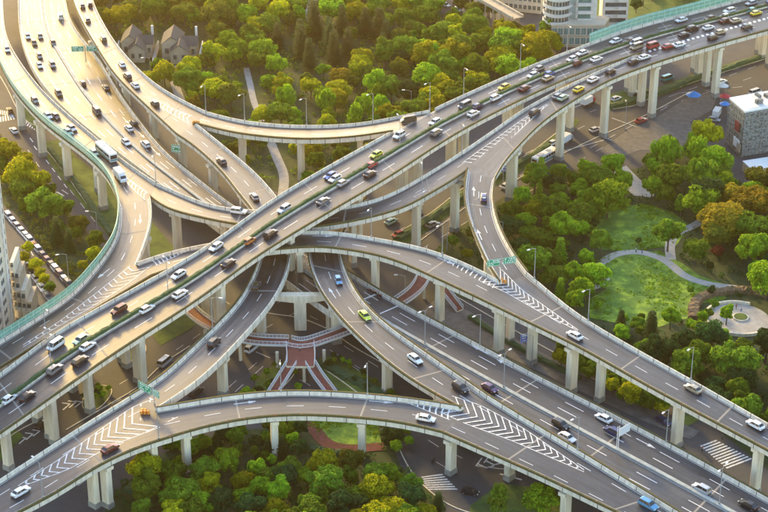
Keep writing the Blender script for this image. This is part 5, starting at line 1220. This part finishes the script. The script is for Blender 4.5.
def car_parts(kind):
    """car along +x, wheels on z=0. Body lofted through cross-sections; glasshouse with roof; wheels, lamps"""
    if kind == 'sedan': L, W, H, belt = 4.7, 1.82, 1.46, .93; roof = (-1.35, .55); base = (-1.95, 1.15); st = [(-2.35, .42, .80), (-2.28, .30, .93), (-1.9, .22, .98), (-.9, .20, .95), (.9, .20, .92), (1.5, .22, .86), (2.15, .26, .74), (2.35, .36, .60)]
    elif kind == 'suv': L, W, H, belt = 4.75, 1.90, 1.72, 1.08; roof = (-1.95, .5); base = (-2.25, 1.15); st = [(-2.36, .45, .95), (-2.3, .32, 1.08), (-1.9, .27, 1.10), (-.9, .26, 1.09), (.9, .26, 1.06), (1.5, .28, 1.02), (2.2, .32, .92), (2.36, .42, .75)]
    elif kind == 'hatch': L, W, H, belt = 4.1, 1.76, 1.50, .95; roof = (-1.5, .45); base = (-1.95, 1.05); st = [(-2.05, .42, .85), (-2.0, .30, .96), (-1.6, .22, .98), (-.7, .20, .96), (.8, .20, .93), (1.3, .22, .88), (1.9, .28, .76), (2.05, .38, .62)]
    else: L, W, H, belt = 5.0, 1.95, 2.05, 1.20; roof = (-2.25, 1.35); base = (-2.45, 2.0); st = [(-2.5, .45, 1.15), (-2.45, .32, 1.2), (-1.9, .27, 1.2), (-.9, .26, 1.2), (.9, .26, 1.2), (1.7, .28, 1.16), (2.3, .32, 1.0), (2.5, .42, .80)]
    b = MB(); rings = []
    for i, (x, z0, z1) in enumerate(st):
        t = (.82, .94, 1, 1, 1, .99, .93, .78)[i]; w_ = W / 2 * t
        rings.append([Vector((x, y, z)) for y, z in ((-w_ * .9, z0), (-w_, z0 + .12), (-w_, (z0 + z1) * .52), (-w_ * .94, z1 - .05), (-w_ * .8, z1), (w_ * .8, z1), (w_ * .94, z1 - .05), (w_, (z0 + z1) * .52), (w_, z0 + .12), (w_ * .9, z0))])
    b.loft(rings)
    wr, wb = W / 2 * .74, W / 2 * .90; zr = H; zb = belt - .01
    x0, x1 = roof; y0, y1 = base
    # roof skin and pillars belong to the body
    b.loft([[Vector((x, -wr * q, zr - d - .05)), Vector((x, -wr * q * .9, zr - d)), Vector((x, wr * q * .9, zr - d)), Vector((x, wr * q, zr - d - .05))] for x, q, d in ((x0 - .04, .94, .06), (x0 + .25, 1, .0), (x1 - .3, 1, 0), (x1 + .04, .95, .05))])
    for sy in (-1, 1):
        for (xa, xb) in ((y0, x0), (y1, x1), ((y0 + y1) / 2 - .1, (x0 + x1) / 2 - .1)): b.tube((xa, sy * wb * 1.0, zb), (xb, sy * wr * .99, zr - .07), .045, .04, 4, False)
    g = MB(); n0 = [Vector((y0, -wb, zb)), Vector((y1, -wb, zb)), Vector((y1, wb, zb)), Vector((y0, wb, zb))]; n1 = [Vector((x0, -wr, zr - .05)), Vector((x1, -wr, zr - .05)), Vector((x1, wr, zr - .05)), Vector((x0, wr, zr - .05))]
    g.loft([n0, n1])
    fx, rx = st[-1][0], st[0][0]; ex = []
    def bit(nm, m_, c, sz): q = MB(); q.box(c, sz); ex.append((nm, m_, q))
    for sy in (-1, 1):
        bit('headlight', 'head_glass', (fx - .07, sy * W * .33, st[-1][2] + .04), (.22, .34, .12)); bit('tail_light', 'tail_glass', (rx + .06, sy * W * .34, st[0][2]), (.16, .32, .14))
        bit('wing_mirror', 'trim_black', (y1 - .25, sy * (W / 2 + .05), belt + .08), (.14, .16, .12))
    bit('bumper', 'trim_black', (fx - .03, 0, st[-1][1] + .06), (.12, W * .6, .16)); bit('bumper', 'trim_black', (rx + .03, 0, st[0][1] + .04), (.10, W * .55, .1))
    return L, W, H, b, g, ex, (st[1][0] + .62, st[-2][0] - .62)
def wheel_mesh():
    m = MB(); m.tube((0, -.11, 0), (0, .11, 0), .33, .33, 14); return m
CARP = {}
def make_car(kind):
    L, W, H, b, g, ex, ax = car_parts(kind); root = empty('car')
    body = b.build('body', 'paint_white', root, smooth=False); gl_ = g.build('windows', 'car_glass', root)
    for nm, m_, q in ex: q.build(nm, m_, root)
    wm = wheel_mesh(); w0 = None
    rm = MB(); rm.tube((0, -.125, 0), (0, .125, 0), .19, .19, 10)
    for x in ax:
        for sy in (-1, 1):
            if w0 is None: w0 = wm.build('wheel', 'tyre', root); r0 = rm.build('rim', 'rim', w0); o = w0
            else:
                o = w0.copy(); COL.objects.link(o); o.parent = root; q = r0.copy(); COL.objects.link(q); q.parent = o
            o.location = (x, sy * (W / 2 - .12), .33)
    return root
def make_taxi():
    root = make_car('sedan'); m = MB(); m.box((-.2, 0, 1.52), (.18, .5, .14)); m.build('roof_sign', 'head_glass', root); return root
def make_bus():
    root = empty('bus'); b = MB(); W, L = 2.5, 11
    rings = [[Vector((x, y * k, z)) for y, z in ((-1.15, .35), (-1.25, .6), (-1.25, 2.7), (-1.1, 3.05), (1.1, 3.05), (1.25, 2.7), (1.25, .6), (1.15, .35))] for x, k in ((-5.5, .94), (-5.35, 1), (5.3, 1), (5.5, .94))]
    b.loft(rings); b.build('body', 'paint_white', root)
    g = MB()
    for sy in (-1, 1):
        for k in range(7): g.box((-4.6 + k * 1.45, sy * 1.252, 2.0), (1.25, .03, .9))
    g.box((5.47, 0, 1.9), (.1, 2.1, 1.2)); g.box((-5.48, 0, 2.1), (.08, 1.9, .8)); g.build('windows', 'car_glass', root)
    s_ = MB(); 
    for sy in (-1, 1): s_.box((0, sy * 1.256, .95), (10.6, .02, .55))
    s_.box((5.5, 0, .9), (.06, 2.2, .5)); s_.build('stripe', 'paint_teal', root)
    r_ = MB(); r_.box((-2.2, 0, 3.12), (2.2, 1.5, .2)); r_.box((2.2, 0, 3.12), (1.4, 1.2, .18)); r_.build('roof_unit', 'paint_silver', root)
    for x in (-3.6, 3.5):
        for sy in (-1, 1): w_ = MB(); w_.tube((x, sy * 1.0, .48), (x, sy * 1.24, .48), .48, .48, 14); w_.build('wheel', 'tyre', root)
    return root
def make_lorry():
    root = empty('lorry'); b = MB(); b.box((-.9, 0, 1.85), (4.4, 2.1, 2.2)); b.build('cargo_box', 'paint_white', root)
    c = MB(); c.loft([[Vector((x, -1.0, .45)), Vector((x, -1.0, h)), Vector((x, 1.0, h)), Vector((x, 1.0, .45))] for x, h in ((1.4, 2.2), (2.2, 2.25), (2.75, 1.5), (3.0, 1.1))]); c.build('cab', 'paint_white', root)
    g = MB(); g.quad(Vector((2.27, -.85, 2.2)), Vector((2.27, .85, 2.2)), Vector((2.78, .85, 1.5)), Vector((2.78, -.85, 1.5))); g.build('windscreen', 'car_glass', root)
    f = MB(); f.box((-.4, 0, .6), (5.6, .9, .25)); f.build('chassis', 'trim_black', root)
    for x in (-2.1, 1.9):
        for sy in (-1, 1): w_ = MB(); w_.tube((x, sy * .75, .42), (x, sy * 1.02, .42), .42, .42, 14); w_.build('wheel', 'tyre', root)
    return root
def make_scooter():
    root = empty('scooter'); b = MB(); b.box((-.35, 0, .62), (.8, .3, .35)); b.box((.2, 0, .35), (.6, .28, .1)); b.tube((.5, 0, .3), (.38, 0, 1.05), .07, .05, 6); b.tube((.38, -.3, 1.05), (.38, .3, 1.05), .03, .03, 6); b.build('body', 'paint_maroon', root)
    for x in (-.6, .62): w_ = MB(); w_.tube((x, -.06, .25), (x, .06, .25), .25, .25, 12); w_.build('wheel', 'tyre', root)
    return root
MAKERS = {'sedan': lambda: make_car('sedan'), 'suv': lambda: make_car('suv'), 'hatch': lambda: make_car('hatch'), 'van': lambda: make_car('van'), 'taxi': make_taxi, 'bus': make_bus, 'lorry': make_lorry, 'scooter': make_scooter}
OBN = {'sedan': 'car', 'suv': 'suv', 'hatch': 'hatchback', 'van': 'van', 'taxi': 'taxi', 'bus': 'bus', 'lorry': 'lorry', 'scooter': 'scooter'}
BODYMESH = {}
def place_vehicle(kind, color, loc, heading, label, group=None, pitch=0.0):
    key = kind
    if key not in CARP: CARP[key] = MAKERS[kind](); o = CARP[key]
    else: o = copy_tree(CARP[key])
    o.name = OBN[kind]
    for ch in o.children:
        if ch.name.split('.')[0] in ('body', 'cab') and kind != 'bus':
            k = (kind, ch.name.split('.')[0], color)
            if k not in BODYMESH: me = ch.data.copy(); me.materials[0] = MATS['paint_' + color]; BODYMESH[k] = me
            ch.data = BODYMESH[k]
    o.location = loc; o.rotation_euler = (0, -pitch, heading)
    for k in ('label', 'category', 'group'):
        if k in o: del o[k]
    return tag(o, label, {'sedan': 'car', 'suv': 'car', 'hatch': 'car', 'van': 'van', 'taxi': 'taxi', 'bus': 'bus', 'lorry': 'lorry', 'scooter': 'scooter'}[kind], group, 'thing')
def cars_on(key, dirn, group, lst):
    r = ROADS[key]
    for u, v, color, kind, label in lst:
        dd = dirn; d, w_, q = r.nearest(u, v, .7)
        w_ = min(max(w_, .12), .88)
        if dd == 0: dd = 1 if w_ > .5 else -1
        if dd == 0.5: dd = 1
        t = r.tang(d) * dd; p = r.at(d, w_, .005); s_ = side(r, d)
        place_vehicle(kind, color, p, math.atan2(t.y, t.x), label, group, math.asin(max(-.2, min(.2, t.z))))
cars_on('A', 0, 'cars on the diagonal highway', [
 (44, 348, 'white', 'van', 'white minibus on the far side of the highway at lower left'),
 (77, 340, 'palegreen', 'sedan', 'pale green saloon just ahead of the white minibus at lower left'),
 (112, 311, 'maroon', 'suv', 'dark red off-roader on the far carriageway below the green barrier'),
 (170, 276, 'white', 'sedan', 'white saloon beside the median ahead of the dark red off-roader'),
 (202, 249, 'white', 'sedan', 'white saloon hugging the far parapet before the crossing'),
 (279, 210, 'white', 'suv', 'white off-roader at the very centre of the crossing'),
 (321, 177, 'blue', 'sedan', 'blue saloon driving alongside a white one right of the crossing'),
 (330, 179, 'white', 'sedan', 'white saloon overlapping the blue one right of the crossing'),
 (370, 155, 'lime', 'taxi', 'yellow-green taxi near the median opposite a red car'),
 (387, 137, 'white', 'suv', 'white off-roader on the far lane below the ramp junction'),
 (430, 122, 'white', 'sedan', 'white saloon beside the hedge right of the ramp junction'),
 (459, 106, 'grey', 'van', 'grey minivan beside the hedge near two cars across the median'),
 (498, 87, 'yellow', 'taxi', 'yellow taxi on the far carriageway below the park edge'),
 (529, 69, 'grey', 'sedan', 'grey saloon paired with a white one below the street past the park'),
 (528, 75, 'white', 'sedan', 'white saloon paired with a grey one beside the hedge'),
 (567, 59, 'white', 'hatch', 'white hatchback below the apartment towers, left of two'),
 (575, 53, 'white', 'sedan', 'white saloon below the apartment towers, right of two'),
 (609, 41, 'white', 'sedan', 'white saloon beside the left end of the far noise barrier'),
 (10, 398, 'white', 'sedan', 'white saloon cut close to the left edge on the near carriageway'),
 (36, 393, 'dark', 'sedan', 'dark saloon with pale roof glare following the white one at lower left'),
 (58.6, 368, 'grey', 'suv', 'dark grey off-roader at lower left beside the median lamp'),
 (90, 345, 'white', 'sedan', 'white saloon beside the median above the black off-roader'),
 (89, 358, 'dark', 'suv', 'black off-roader on the nearest lane at lower left'),
 (148, 308, 'white', 'sedan', 'white saloon on the near carriageway, left of two similar ones'),
 (185, 292, 'white', 'sedan', 'white saloon on the nearest lane, right of two similar ones'),
 (237, 261, 'dark', 'sedan', 'dark saloon on the nearest lane before the orange one'),
 (251, 239.6, 'orange', 'hatch', 'orange car just left of the centre of the crossing'),
 (278.5, 232, 'dark', 'suv', 'dark off-roader ahead of the orange car'),
 (330, 199, 'grey', 'sedan', 'dark grey saloon on the near lane right of the crossing'),
 (344, 182, 'silver', 'sedan', 'silver saloon beside the hedge right of the crossing'),
 (372, 164, 'red', 'sedan', 'red saloon beside the hedge opposite the yellow-green taxi'),
 (377, 172, 'brown', 'sedan', 'dark brown saloon just below the red one'),
 (443, 131, 'grey', 'suv', 'grey off-roader on the near lane above the orange-lit piers'),
 (480, 112, 'white', 'sedan', 'white saloon directly below the navy one'),
 (478, 105.5, 'navy', 'sedan', 'navy saloon beside the hedge above a white one'),
 (497, 97, 'white', 'suv', 'white off-roader opposite the yellow taxi'),
 (530.5, 87, 'maroon', 'sedan', 'maroon saloon alone on the near lane'),
 (551, 73, 'blue', 'sedan', 'bright blue saloon beside the hedge'),
 (554, 77, 'tan', 'sedan', 'beige saloon just below the bright blue one'),
 (579, 62, 'maroon', 'hatch', 'dark red hatchback beside the hedge before the ramp splits'),
 (601, 58, 'white', 'sedan', 'white saloon above the split parapet of the side ramp')])
cars_on('AB', 0.5, 'cars on the diagonal highway', [
 (675, 45, 'red', 'sedan', 'red saloon right of the block-striped divide'), (688, 43.5, 'white', 'sedan', 'white saloon next to the red one at the block-striped divide'),
 (685, 34, 'dark', 'sedan', 'dark saloon above the block stripes, lower of two'), (690, 28, 'dark', 'suv', 'dark off-roader above the block stripes, upper of two'),
 (709, 27, 'white', 'sedan', 'white saloon above the middle of the block stripes'), (737, 20, 'tan', 'sedan', 'tan saloon above the block stripes'),
 (755, 12.5, 'yellow', 'taxi', 'yellow taxi at the upper right corner'), (729, 31, 'tan', 'hatch', 'tan car below the block stripes'),
 (758, 25.5, 'dark', 'sedan', 'dark car near the right edge under the block stripes'), (723, 20, 'maroon', 'sedan', 'maroon saloon beside the hedge at upper right'),
 (724, 36, 'dark', 'hatch', 'dark hatchback on the outermost lane near a tall pier'), (656, 45, 'red', 'van', 'red van standing at the tip of the ramp divide'), (654.7, 55.5, 'white', 'sedan', 'white saloon entering the side ramp at upper right'), (765, 4, 'blue', 'van', 'blue van cut by the upper right corner')])
cars_on('AB', -1, 'cars on the diagonal highway', [
 (622, 41, 'dark', 'sedan', 'dark saloon behind the two pale vans at upper right'), (632, 43, 'white', 'van', 'white van side by side with the tan minibus'), (636, 46.5, 'tan', 'van', 'tan minibus below the white van'),
 (663, 18, 'white', 'sedan', 'white saloon alone beside the far noise barrier'), (718, 11, 'white', 'suv', 'white off-roader at upper right, upper of two'), (718, 16, 'white', 'sedan', 'white saloon at upper right, lower of two'),
 (701, 18, 'dark', 'sedan', 'dark saloon left of the two white cars at upper right'), (737, 3, 'silver', 'sedan', 'silver saloon touching the top edge at upper right'), (745, 10, 'teal', 'sedan', 'teal car left of the yellow taxi at the upper right corner')])
cars_on('B', -1, 'cars on the right-hand side ramp', [(631, 61, 'dark', 'sedan', 'dark car on the side ramp behind the white one'), (608, 71, 'dark', 'hatch', 'small dark car on the side ramp between two white ones'), (589.6, 79, 'white', 'sedan', 'white saloon on the side ramp above the yellow taxi'),
 (579, 88.5, 'yellow', 'taxi', 'yellow taxi on the side ramp above a tall pier'), (550.6, 96, 'grey', 'sedan', 'grey saloon on the side ramp left of the pale green one'), (563, 97, 'palegreen', 'sedan', 'pale green saloon on the side ramp near the yellow taxi'), (530, 112, 'dark', 'suv', 'dark off-roader on the side ramp at the nose of the hatching')])
cars_on('B2', -1, None, [(484.7, 196, 'navy', 'sedan', 'lone navy car on the S-bend ramp')])
cars_on('C', -1, None, [(241, 211, 'white', 'suv', 'white off-roader on the ramp about to pass under the highway at left')])
cars_on('EB', -1, 'cars on the lower right ramp', [(574, 334.6, 'white', 'sedan', 'white saloon where the hatching ends on the lower right ramp'), (695, 389, 'tan', 'taxi', 'tan taxi on the lower right ramp beside a lamp'), (758, 425, 'white', 'sedan', 'white saloon at the right edge on the lower right ramp')])
cars_on('K', 1, 'cars on the inner right ramp', [(339.7, 278, 'skyblue', 'hatch', 'light blue hatchback on the inner right ramp near the centre'), (365, 313, 'lime', 'taxi', 'yellow-green taxi on the inner right ramp'), (414.6, 357.6, 'white', 'sedan', 'white saloon on the inner right ramp'), (460, 387, 'dark', 'suv', 'dark off-roader where the inner right ramp meets the hatching')])
cars_on('KM', 1, None, [(646, 502, 'skyblue', 'suv', 'bright blue off-roader near the bottom edge at right')])
cars_on('H', 0, 'cars on the low expressway', [(489, 387, 'purple', 'sedan', 'purple-brown saloon against the ramp parapet'), (560, 424, 'dark', 'suv', 'black car beside the low median, above a white one'), (565, 436, 'white', 'sedan', 'white saloon just below the black car at the low median'),
 (607, 419, 'white', 'sedan', 'white saloon above the silver-blue car on the low expressway'), (615, 432, 'navy', 'suv', 'blue-grey off-roader below the white saloon'), (703, 489, 'silver', 'suv', 'silver off-roader beside the low median at lower right'), (753, 506, 'black', 'sedan', 'black saloon with beige glare at the bottom right corner'),
 (25, 37, 'white', 'sedan', 'white saloon at upper left, leftmost of a row of three'), (40, 36, 'grey', 'sedan', 'grey saloon at upper left beside the brown one'), (34, 43, 'brown', 'sedan', 'brown saloon between a white and a grey one at upper left'), (39.6, 56.5, 'grey', 'hatch', 'grey hatchback below the trio at upper left'),
 (53, 42, 'dark', 'sedan', 'dark saloon right of the median at upper left'), (35.7, 66.4, 'white', 'sedan', 'white saloon left of the dark grey one at upper left'), (52.6, 65, 'grey', 'suv', 'dark grey off-roader beside the median at upper left'), (59, 94, 'dark', 'suv', 'dark off-roader left of the median, lower than its neighbours'),
 (82.5, 82.5, 'brown', 'hatch', 'small brown car right of the median'), (105.5, 86, 'dark', 'sedan', 'dark saloon on the shaded lane beside the curved ramp'), (97, 111.5, 'brown', 'van', 'brown van right of the median below the small brown car'), (60.7, 15.6, 'white', 'van', 'white van near the top edge on the expressway'),
 (134, 121, 'dark', 'hatch', 'dark hatchback above a white saloon on the expressway'), (128.4, 127, 'white', 'sedan', 'white saloon below the dark hatchback on the expressway'), (126, 142, 'white', 'sedan', 'white saloon behind the bus level with another white car'), (145, 143, 'white', 'suv', 'white off-roader right of a white saloon, left of the green board'), (202, 226, 'white', 'van', 'white van about to pass under the highway')])
cars_on('I', -1, 'cars on the sunlit curved ramp', [(82, 5, 'dark', 'sedan', 'dark car at the top edge of the curved ramp, left of two'), (90, 4, 'dark', 'hatch', 'dark car at the top edge of the curved ramp, right of two'), (86.7, 19, 'brown', 'sedan', 'brown car below the pair at the top of the curved ramp'), (103.6, 38.5, 'olive', 'suv', 'olive car on the curved ramp left of the villas'),
 (123, 64, 'white', 'sedan', 'white saloon on the curved ramp, upper of two white cars'), (124.5, 75, 'dark', 'suv', 'dark off-roader between two white cars on the curved ramp'), (131, 84, 'white', 'sedan', 'white saloon on the curved ramp, lower of two white cars'), (149, 102, 'olive', 'hatch', 'olive car at the nose of the small hatching')])
cars_on('J', -1, 'cars on the inner left ramp', [(220.5, 160, 'brown', 'sedan', 'brown saloon on the sunlit ramp above the crossing'), (254, 196, 'grey', 'sedan', 'grey saloon just before the ramp dives under the highway'), (256.4, 284.6, 'olive', 'hatch', 'olive car emerging from the underpass on the inner left ramp'), (214, 341.7, 'brown', 'suv', 'dark brown off-roader on the inner left ramp')])
cars_on('JM', -1, None, [(113, 446.7, 'maroon', 'sedan', 'dark maroon saloon beside the lower left hatching'), (21, 491, 'white', 'sedan', 'white saloon in the bottom left corner')])
cars_on('M', 1, None, [(426, 418, 'white', 'sedan', 'white saloon on the nearest arched ramp')])
cars_on('I1', -1, None, [(404, 118.5, 'brown', 'van', 'brown van where the shallow ramp meets the highway')])
cars_on('F', 1, 'vehicles on the sunlit outer ramp', [(8, 49, 'white', 'sedan', 'white saloon near the left edge on the outer ramp'), (34, 99.5, 'grey', 'hatch', 'grey car alone on the outer ramp'), (46, 114.6, 'white', 'sedan', 'white saloon beside a dark one on the outer ramp'), (57, 116, 'dark', 'sedan', 'dark saloon beside a white one on the outer ramp'),
 (74, 128, 'silver', 'sedan', 'silver saloon just above a teal one on the outer ramp'), (66, 131, 'teal', 'sedan', 'teal saloon against the start of the green barrier'), (91, 152, 'palegreen', 'hatch', 'pale green car behind the green barrier next to the bus'), (113, 155, 'white', 'bus', 'white and teal bus on the sunlit outer ramp'), (117, 177, 'white', 'lorry', 'white box lorry ahead of the bus')])
def ground_car(u, v, u2, v2, color, kind, label, group='vehicles on the ground streets'):
    a, b = P(u, v), P(u2, v2); d = b - a; place_vehicle(kind, color, a, math.atan2(d.y, d.x), label, group)
for c in ((14, 132, 8, 126, 'white', 'sedan', 'white car turning on the ground street at left'), (10, 112, 6, 104, 'dark', 'sedan', 'dark car under the outer ramp at the left edge'), (165, 364, 176, 355, 'silver', 'van', 'silver van under the highway right of the twin piers'),
  (42, 426, 48, 420, 'black', 'sedan', 'black car in the shade between two lower left piers'), (391, 223, 402, 217, 'palegreen', 'taxi', 'pale green and white taxi on the ground street right of the crossing'), (432, 226, 442, 221, 'grey', 'sedan', 'grey car under the ramp pier on the ground street'),
  (398, 236, 388, 240, 'red', 'hatch', 'red car half hidden behind the bowed ramp'), (544, 161, 556, 154, 'white', 'bus', 'white bus with dark windows on the street beside the right park'), (553, 144, 562, 139, 'white', 'sedan', 'white car beside a tall pier above the white bus'),
  (566, 142, 574, 137, 'silver', 'lorry', 'pale box lorry behind the tall pier above the white bus'), (506, 187, 514, 182, 'white', 'sedan', 'white car beside the blue board under the S-bend ramp'), (641, 122, 652, 118, 'red', 'sedan', 'red car on the wide ground street at upper right'),
  (595, 131, 606, 127, 'silver', 'sedan', 'silver car at the ground junction below the red lorry'), (616, 100, 626, 96, 'white', 'hatch', 'white car beside the dark-footed pier'), (637, 95, 646, 92, 'dark', 'sedan', 'dark car behind the piers of the side ramp'),
  (588, 104, 598, 99, 'red', 'lorry', 'red lorry under the side ramp'), (652, 106, 650, 112, 'white', 'suv', 'white off-roader beside a tall pier foot'), (721, 83, 734, 79, 'white', 'sedan', 'white car on the far ground street at upper right'),
  (667, 80, 676, 77, 'teal', 'van', 'teal van behind the piers at upper right'), (755, 94, 764, 91, 'white', 'van', 'white and blue van beyond the scaffolded building'), (252, 350, 262, 342, 'white', 'van', 'white van beneath the footbridge at centre left'),
  (470, 494, 480, 496, 'black', 'hatch', 'small black car at the junction by the zebra crossing'), (196, 394, 206, 386, 'dark', 'suv', 'dark off-roader under the lower left fork'), (514, 42, 508, 36, 'dark', 'sedan', 'dark car on the street past the upper park, upper of two'),
  (523, 52, 518, 46, 'dark', 'hatch', 'dark car on the street past the upper park, lower of two'), (663, 423, 672, 428, 'navy', 'sedan', 'navy car parked beside the pier under the lower right ramp'), (717, 116, 722, 108, 'maroon', 'lorry', 'maroon lorry parked left of the scaffolded building'),
  (714, 121, 720, 122, 'silver', 'hatch', 'silver car parked in front of the maroon lorry'), (445, 6, 454, 9, 'white', 'sedan', 'white car parked at the top edge beyond the upper park'), (457, 11, 466, 14, 'silver', 'sedan', 'silver car parked beyond the upper park right of a white one')):
    ground_car(*c)
rng = random.Random(4)
ordn = ['first', 'second', 'third', 'fourth', 'fifth', 'sixth', 'seventh', 'eighth', 'ninth', 'tenth', 'eleventh', 'twelfth', 'thirteenth', 'fourteenth', 'fifteenth', 'sixteenth']
for k in range(15):
    f = k / 14; u, v = 9 + 60 * f, 218 + 68 * f
    col_ = rng.choice(['white', 'silver', 'dark', 'grey', 'white', 'white', 'maroon']); kd = rng.choice(['sedan', 'sedan', 'suv', 'hatch'])
    ground_car(u, v, u + 8.6, v + 9.7, col_, kd, f'{col_} car, {ordn[k]} from the top in the kerb row behind the left tower', 'cars parked behind the left tower')
for k in range(5):
    f = k / 4; u, v = 24 + 24 * f, 262 + 36 * f; col_ = ['white', 'dark', 'silver', 'white', 'grey'][k]
    ground_car(u, v, u + 6, v + 9, col_, 'sedan', f'{col_} car, {ordn[k]} from the top in the row under the street trees at left', 'cars parked under the small street trees')
for k, (u, v) in enumerate(((370, 290), (376, 292), (381, 295))):
    d, w_, q = ROADS['H'].nearest(u, v, .5); w_ = max(.07, w_)
    place_vehicle('scooter', 'maroon', ROADS['H'].at(d, w_, .01), 2.4, 'small dark red scooter, %s of three below the bowed ramp' % ('leftmost', 'middle one', 'rightmost')[k], 'scooters on the expressway edge')
place_vehicle('scooter', 'dark', P(433, 462), 1.2, 'dark scooter crossing the junction left of a pier at the bottom', None)
# road-work marks at gores: orange drum clusters
mat('orange_plastic', (.75, .25, .03), .5)
def drums(u, v, z, label, n=5):
    c = P(u, v, z); e = empty('crash_cushion', c); tag(e, label, 'crash cushion', kind='thing')
    for k in range(n):
        m = MB(); x, y = (k % 3) * .8 - .8, (k // 3) * .8; m.tube((x, y, .02), (x, y, .95), .36, .3, 10); m.build('drum', 'orange_plastic', e, local=True)
for a in ((145, 414, ROADS['JM'].C[0].z, 'orange plastic drums guarding the lower left fork'), (502, 283, 15.5, 'orange plastic drums guarding the right-hand fork'), (196, 123.5, ROADS['I1'].C[0].z, 'orange plastic drums at the upper left fork')): drums(*a)

# ---------------------------------------------------------------- people in the park and at the junctions
mat('skin', (.45, .28, .20), .7); mat('hair', (.015, .012, .010), .8)
for k, c in {'cloth_red': (.40, .04, .04), 'cloth_white': (.62, .62, .60), 'cloth_blue': (.05, .10, .30), 'cloth_dark': (.03, .03, .035)}.items(): mat(k, c, .9)
def skinned(name, pts, edges, radii, m, parent):
    me = bpy.data.meshes.new(name); me.from_pydata(pts, edges, []); me.materials.append(MATS[m]); o = bpy.data.objects.new(name, me); COL.objects.link(o); o.parent = parent
    md = o.modifiers.new('Skin', 'SKIN'); 
    if not me.skin_vertices: 
        bpy.context.view_layer.objects.active = o
    for i, r_ in enumerate(radii): me.skin_vertices[0].data[i].radius = (r_, r_)
    me.skin_vertices[0].data[0].use_root = True; sb_ = o.modifiers.new('Sub', 'SUBSURF'); sb_.levels = 1; sb_.render_levels = 1; return o
def make_person(shirt, trousers, step):
    e = empty('person'); P_ = [(0, 0, .95), (0, 0, 1.18), (0, 0, 1.42), (0, .01, 1.54), (0, .02, 1.66), (-.18, 0, 1.40), (-.25, .03 + step * .5, 1.12), (-.24, .12 + step * .6, .88), (.18, 0, 1.40), (.25, .03 - step * .5, 1.12), (.24, .12 - step * .6, .88), (-.10, 0, .88), (-.11, -step * .5, .48), (-.11, -step, .06), (-.11, -step + .14, .03), (.10, 0, .88), (.11, step * .5, .48), (.11, step, .06), (.11, step + .14, .03)]
    E_ = [(0, 1), (1, 2), (2, 3), (3, 4), (2, 5), (5, 6), (6, 7), (2, 8), (8, 9), (9, 10), (0, 11), (11, 12), (12, 13), (13, 14), (0, 15), (15, 16), (16, 17), (17, 18)]
    R_ = [.13, .12, .14, .055, .105, .06, .045, .035, .06, .045, .035, .09, .06, .04, .035, .09, .06, .04, .035]
    skinned('body', P_, E_, R_, 'skin', e)
    skinned('jacket', P_[:3] + P_[5:7] + P_[8:10], [(0, 1), (1, 2), (2, 3), (3, 4), (2, 5), (5, 6)], [.16, .15, .165, .085, .065, .085, .065], shirt, e)
    skinned('trousers', [P_[0], P_[11], P_[12], P_[13], P_[15], P_[16], P_[17]], [(0, 1), (1, 2), (2, 3), (0, 4), (4, 5), (5, 6)], [.15, .11, .08, .06, .11, .08, .06], trousers, e)
    h_ = MB(); h_.loft([[Vector((math.cos(a) * r_, math.sin(a) * r_ - .01, z)) for a in [k * math.pi / 5 for k in range(10)]] for r_, z in ((.115, 1.68), (.125, 1.72), (.10, 1.78), (.04, 1.81))]); h_.build('hair', 'hair', e, local=True)
    return e
try:
    for u, v, z, sh, tr_, st_, az, lab in ((736, 309, .3, 'cloth_red', 'cloth_dark', .12, 40, 'person in a red jacket walking on the round plaza'), (741, 312, .3, 'cloth_white', 'cloth_blue', .02, 200, 'person in a white top standing on the round plaza'), (731, 316, .3, 'cloth_blue', 'cloth_dark', .05, 120, 'person in a blue jacket at the left of the round plaza'),
        (636, 252.5, .2, 'cloth_white', 'cloth_dark', .15, 90, 'person in a white top walking on the curved park path'), (642, 253.5, .2, 'cloth_dark', 'cloth_blue', .1, 90, 'person in dark clothes walking on the curved park path'), (702, 452, .03, 'cloth_red', 'cloth_dark', .15, 70, 'person in a red jacket at the lower right zebra crossing'), (722, 440, .03, 'cloth_dark', 'cloth_dark', .15, 250, 'person in dark clothes beyond the lower right zebra crossing'),
        (300, 352, FBZ + .01, 'cloth_white', 'cloth_dark', .15, 0, 'person in a white top on the red footbridge')):
        p_ = make_person(sh, tr_, st_); p_.location = P(u, v, z); p_.rotation_euler = (0, 0, R(az)); tag(p_, lab, 'person', kind='thing')
except Exception as ex: print('PEOPLE FAILED', ex)
# ---------------------------------------------------------------- sunlit haze (even density, one closed box)
m = bpy.data.materials.new('haze_air'); m.use_nodes = True; t = m.node_tree; t.nodes.clear()
o_ = t.nodes.new('ShaderNodeOutputMaterial'); v_ = t.nodes.new('ShaderNodeVolumePrincipled'); t.links.new(v_.outputs[0], o_.inputs['Volume'])
v_.inputs['Color'].default_value = (1.0, .74, .36, 1); v_.inputs['Density'].default_value = .00016; v_.inputs['Anisotropy'].default_value = .90
MATS['haze_air'] = m
hz = MB(); hz.box((0, 1480, 131), (3100, 3100, 264)); hz.build('haze', 'haze_air')['kind'] = 'stuff'
for k_, r_ in ROADS.items():
    if r_.marks.v: r_.marks.build('lane_marking', 'paint_white', r_.root)
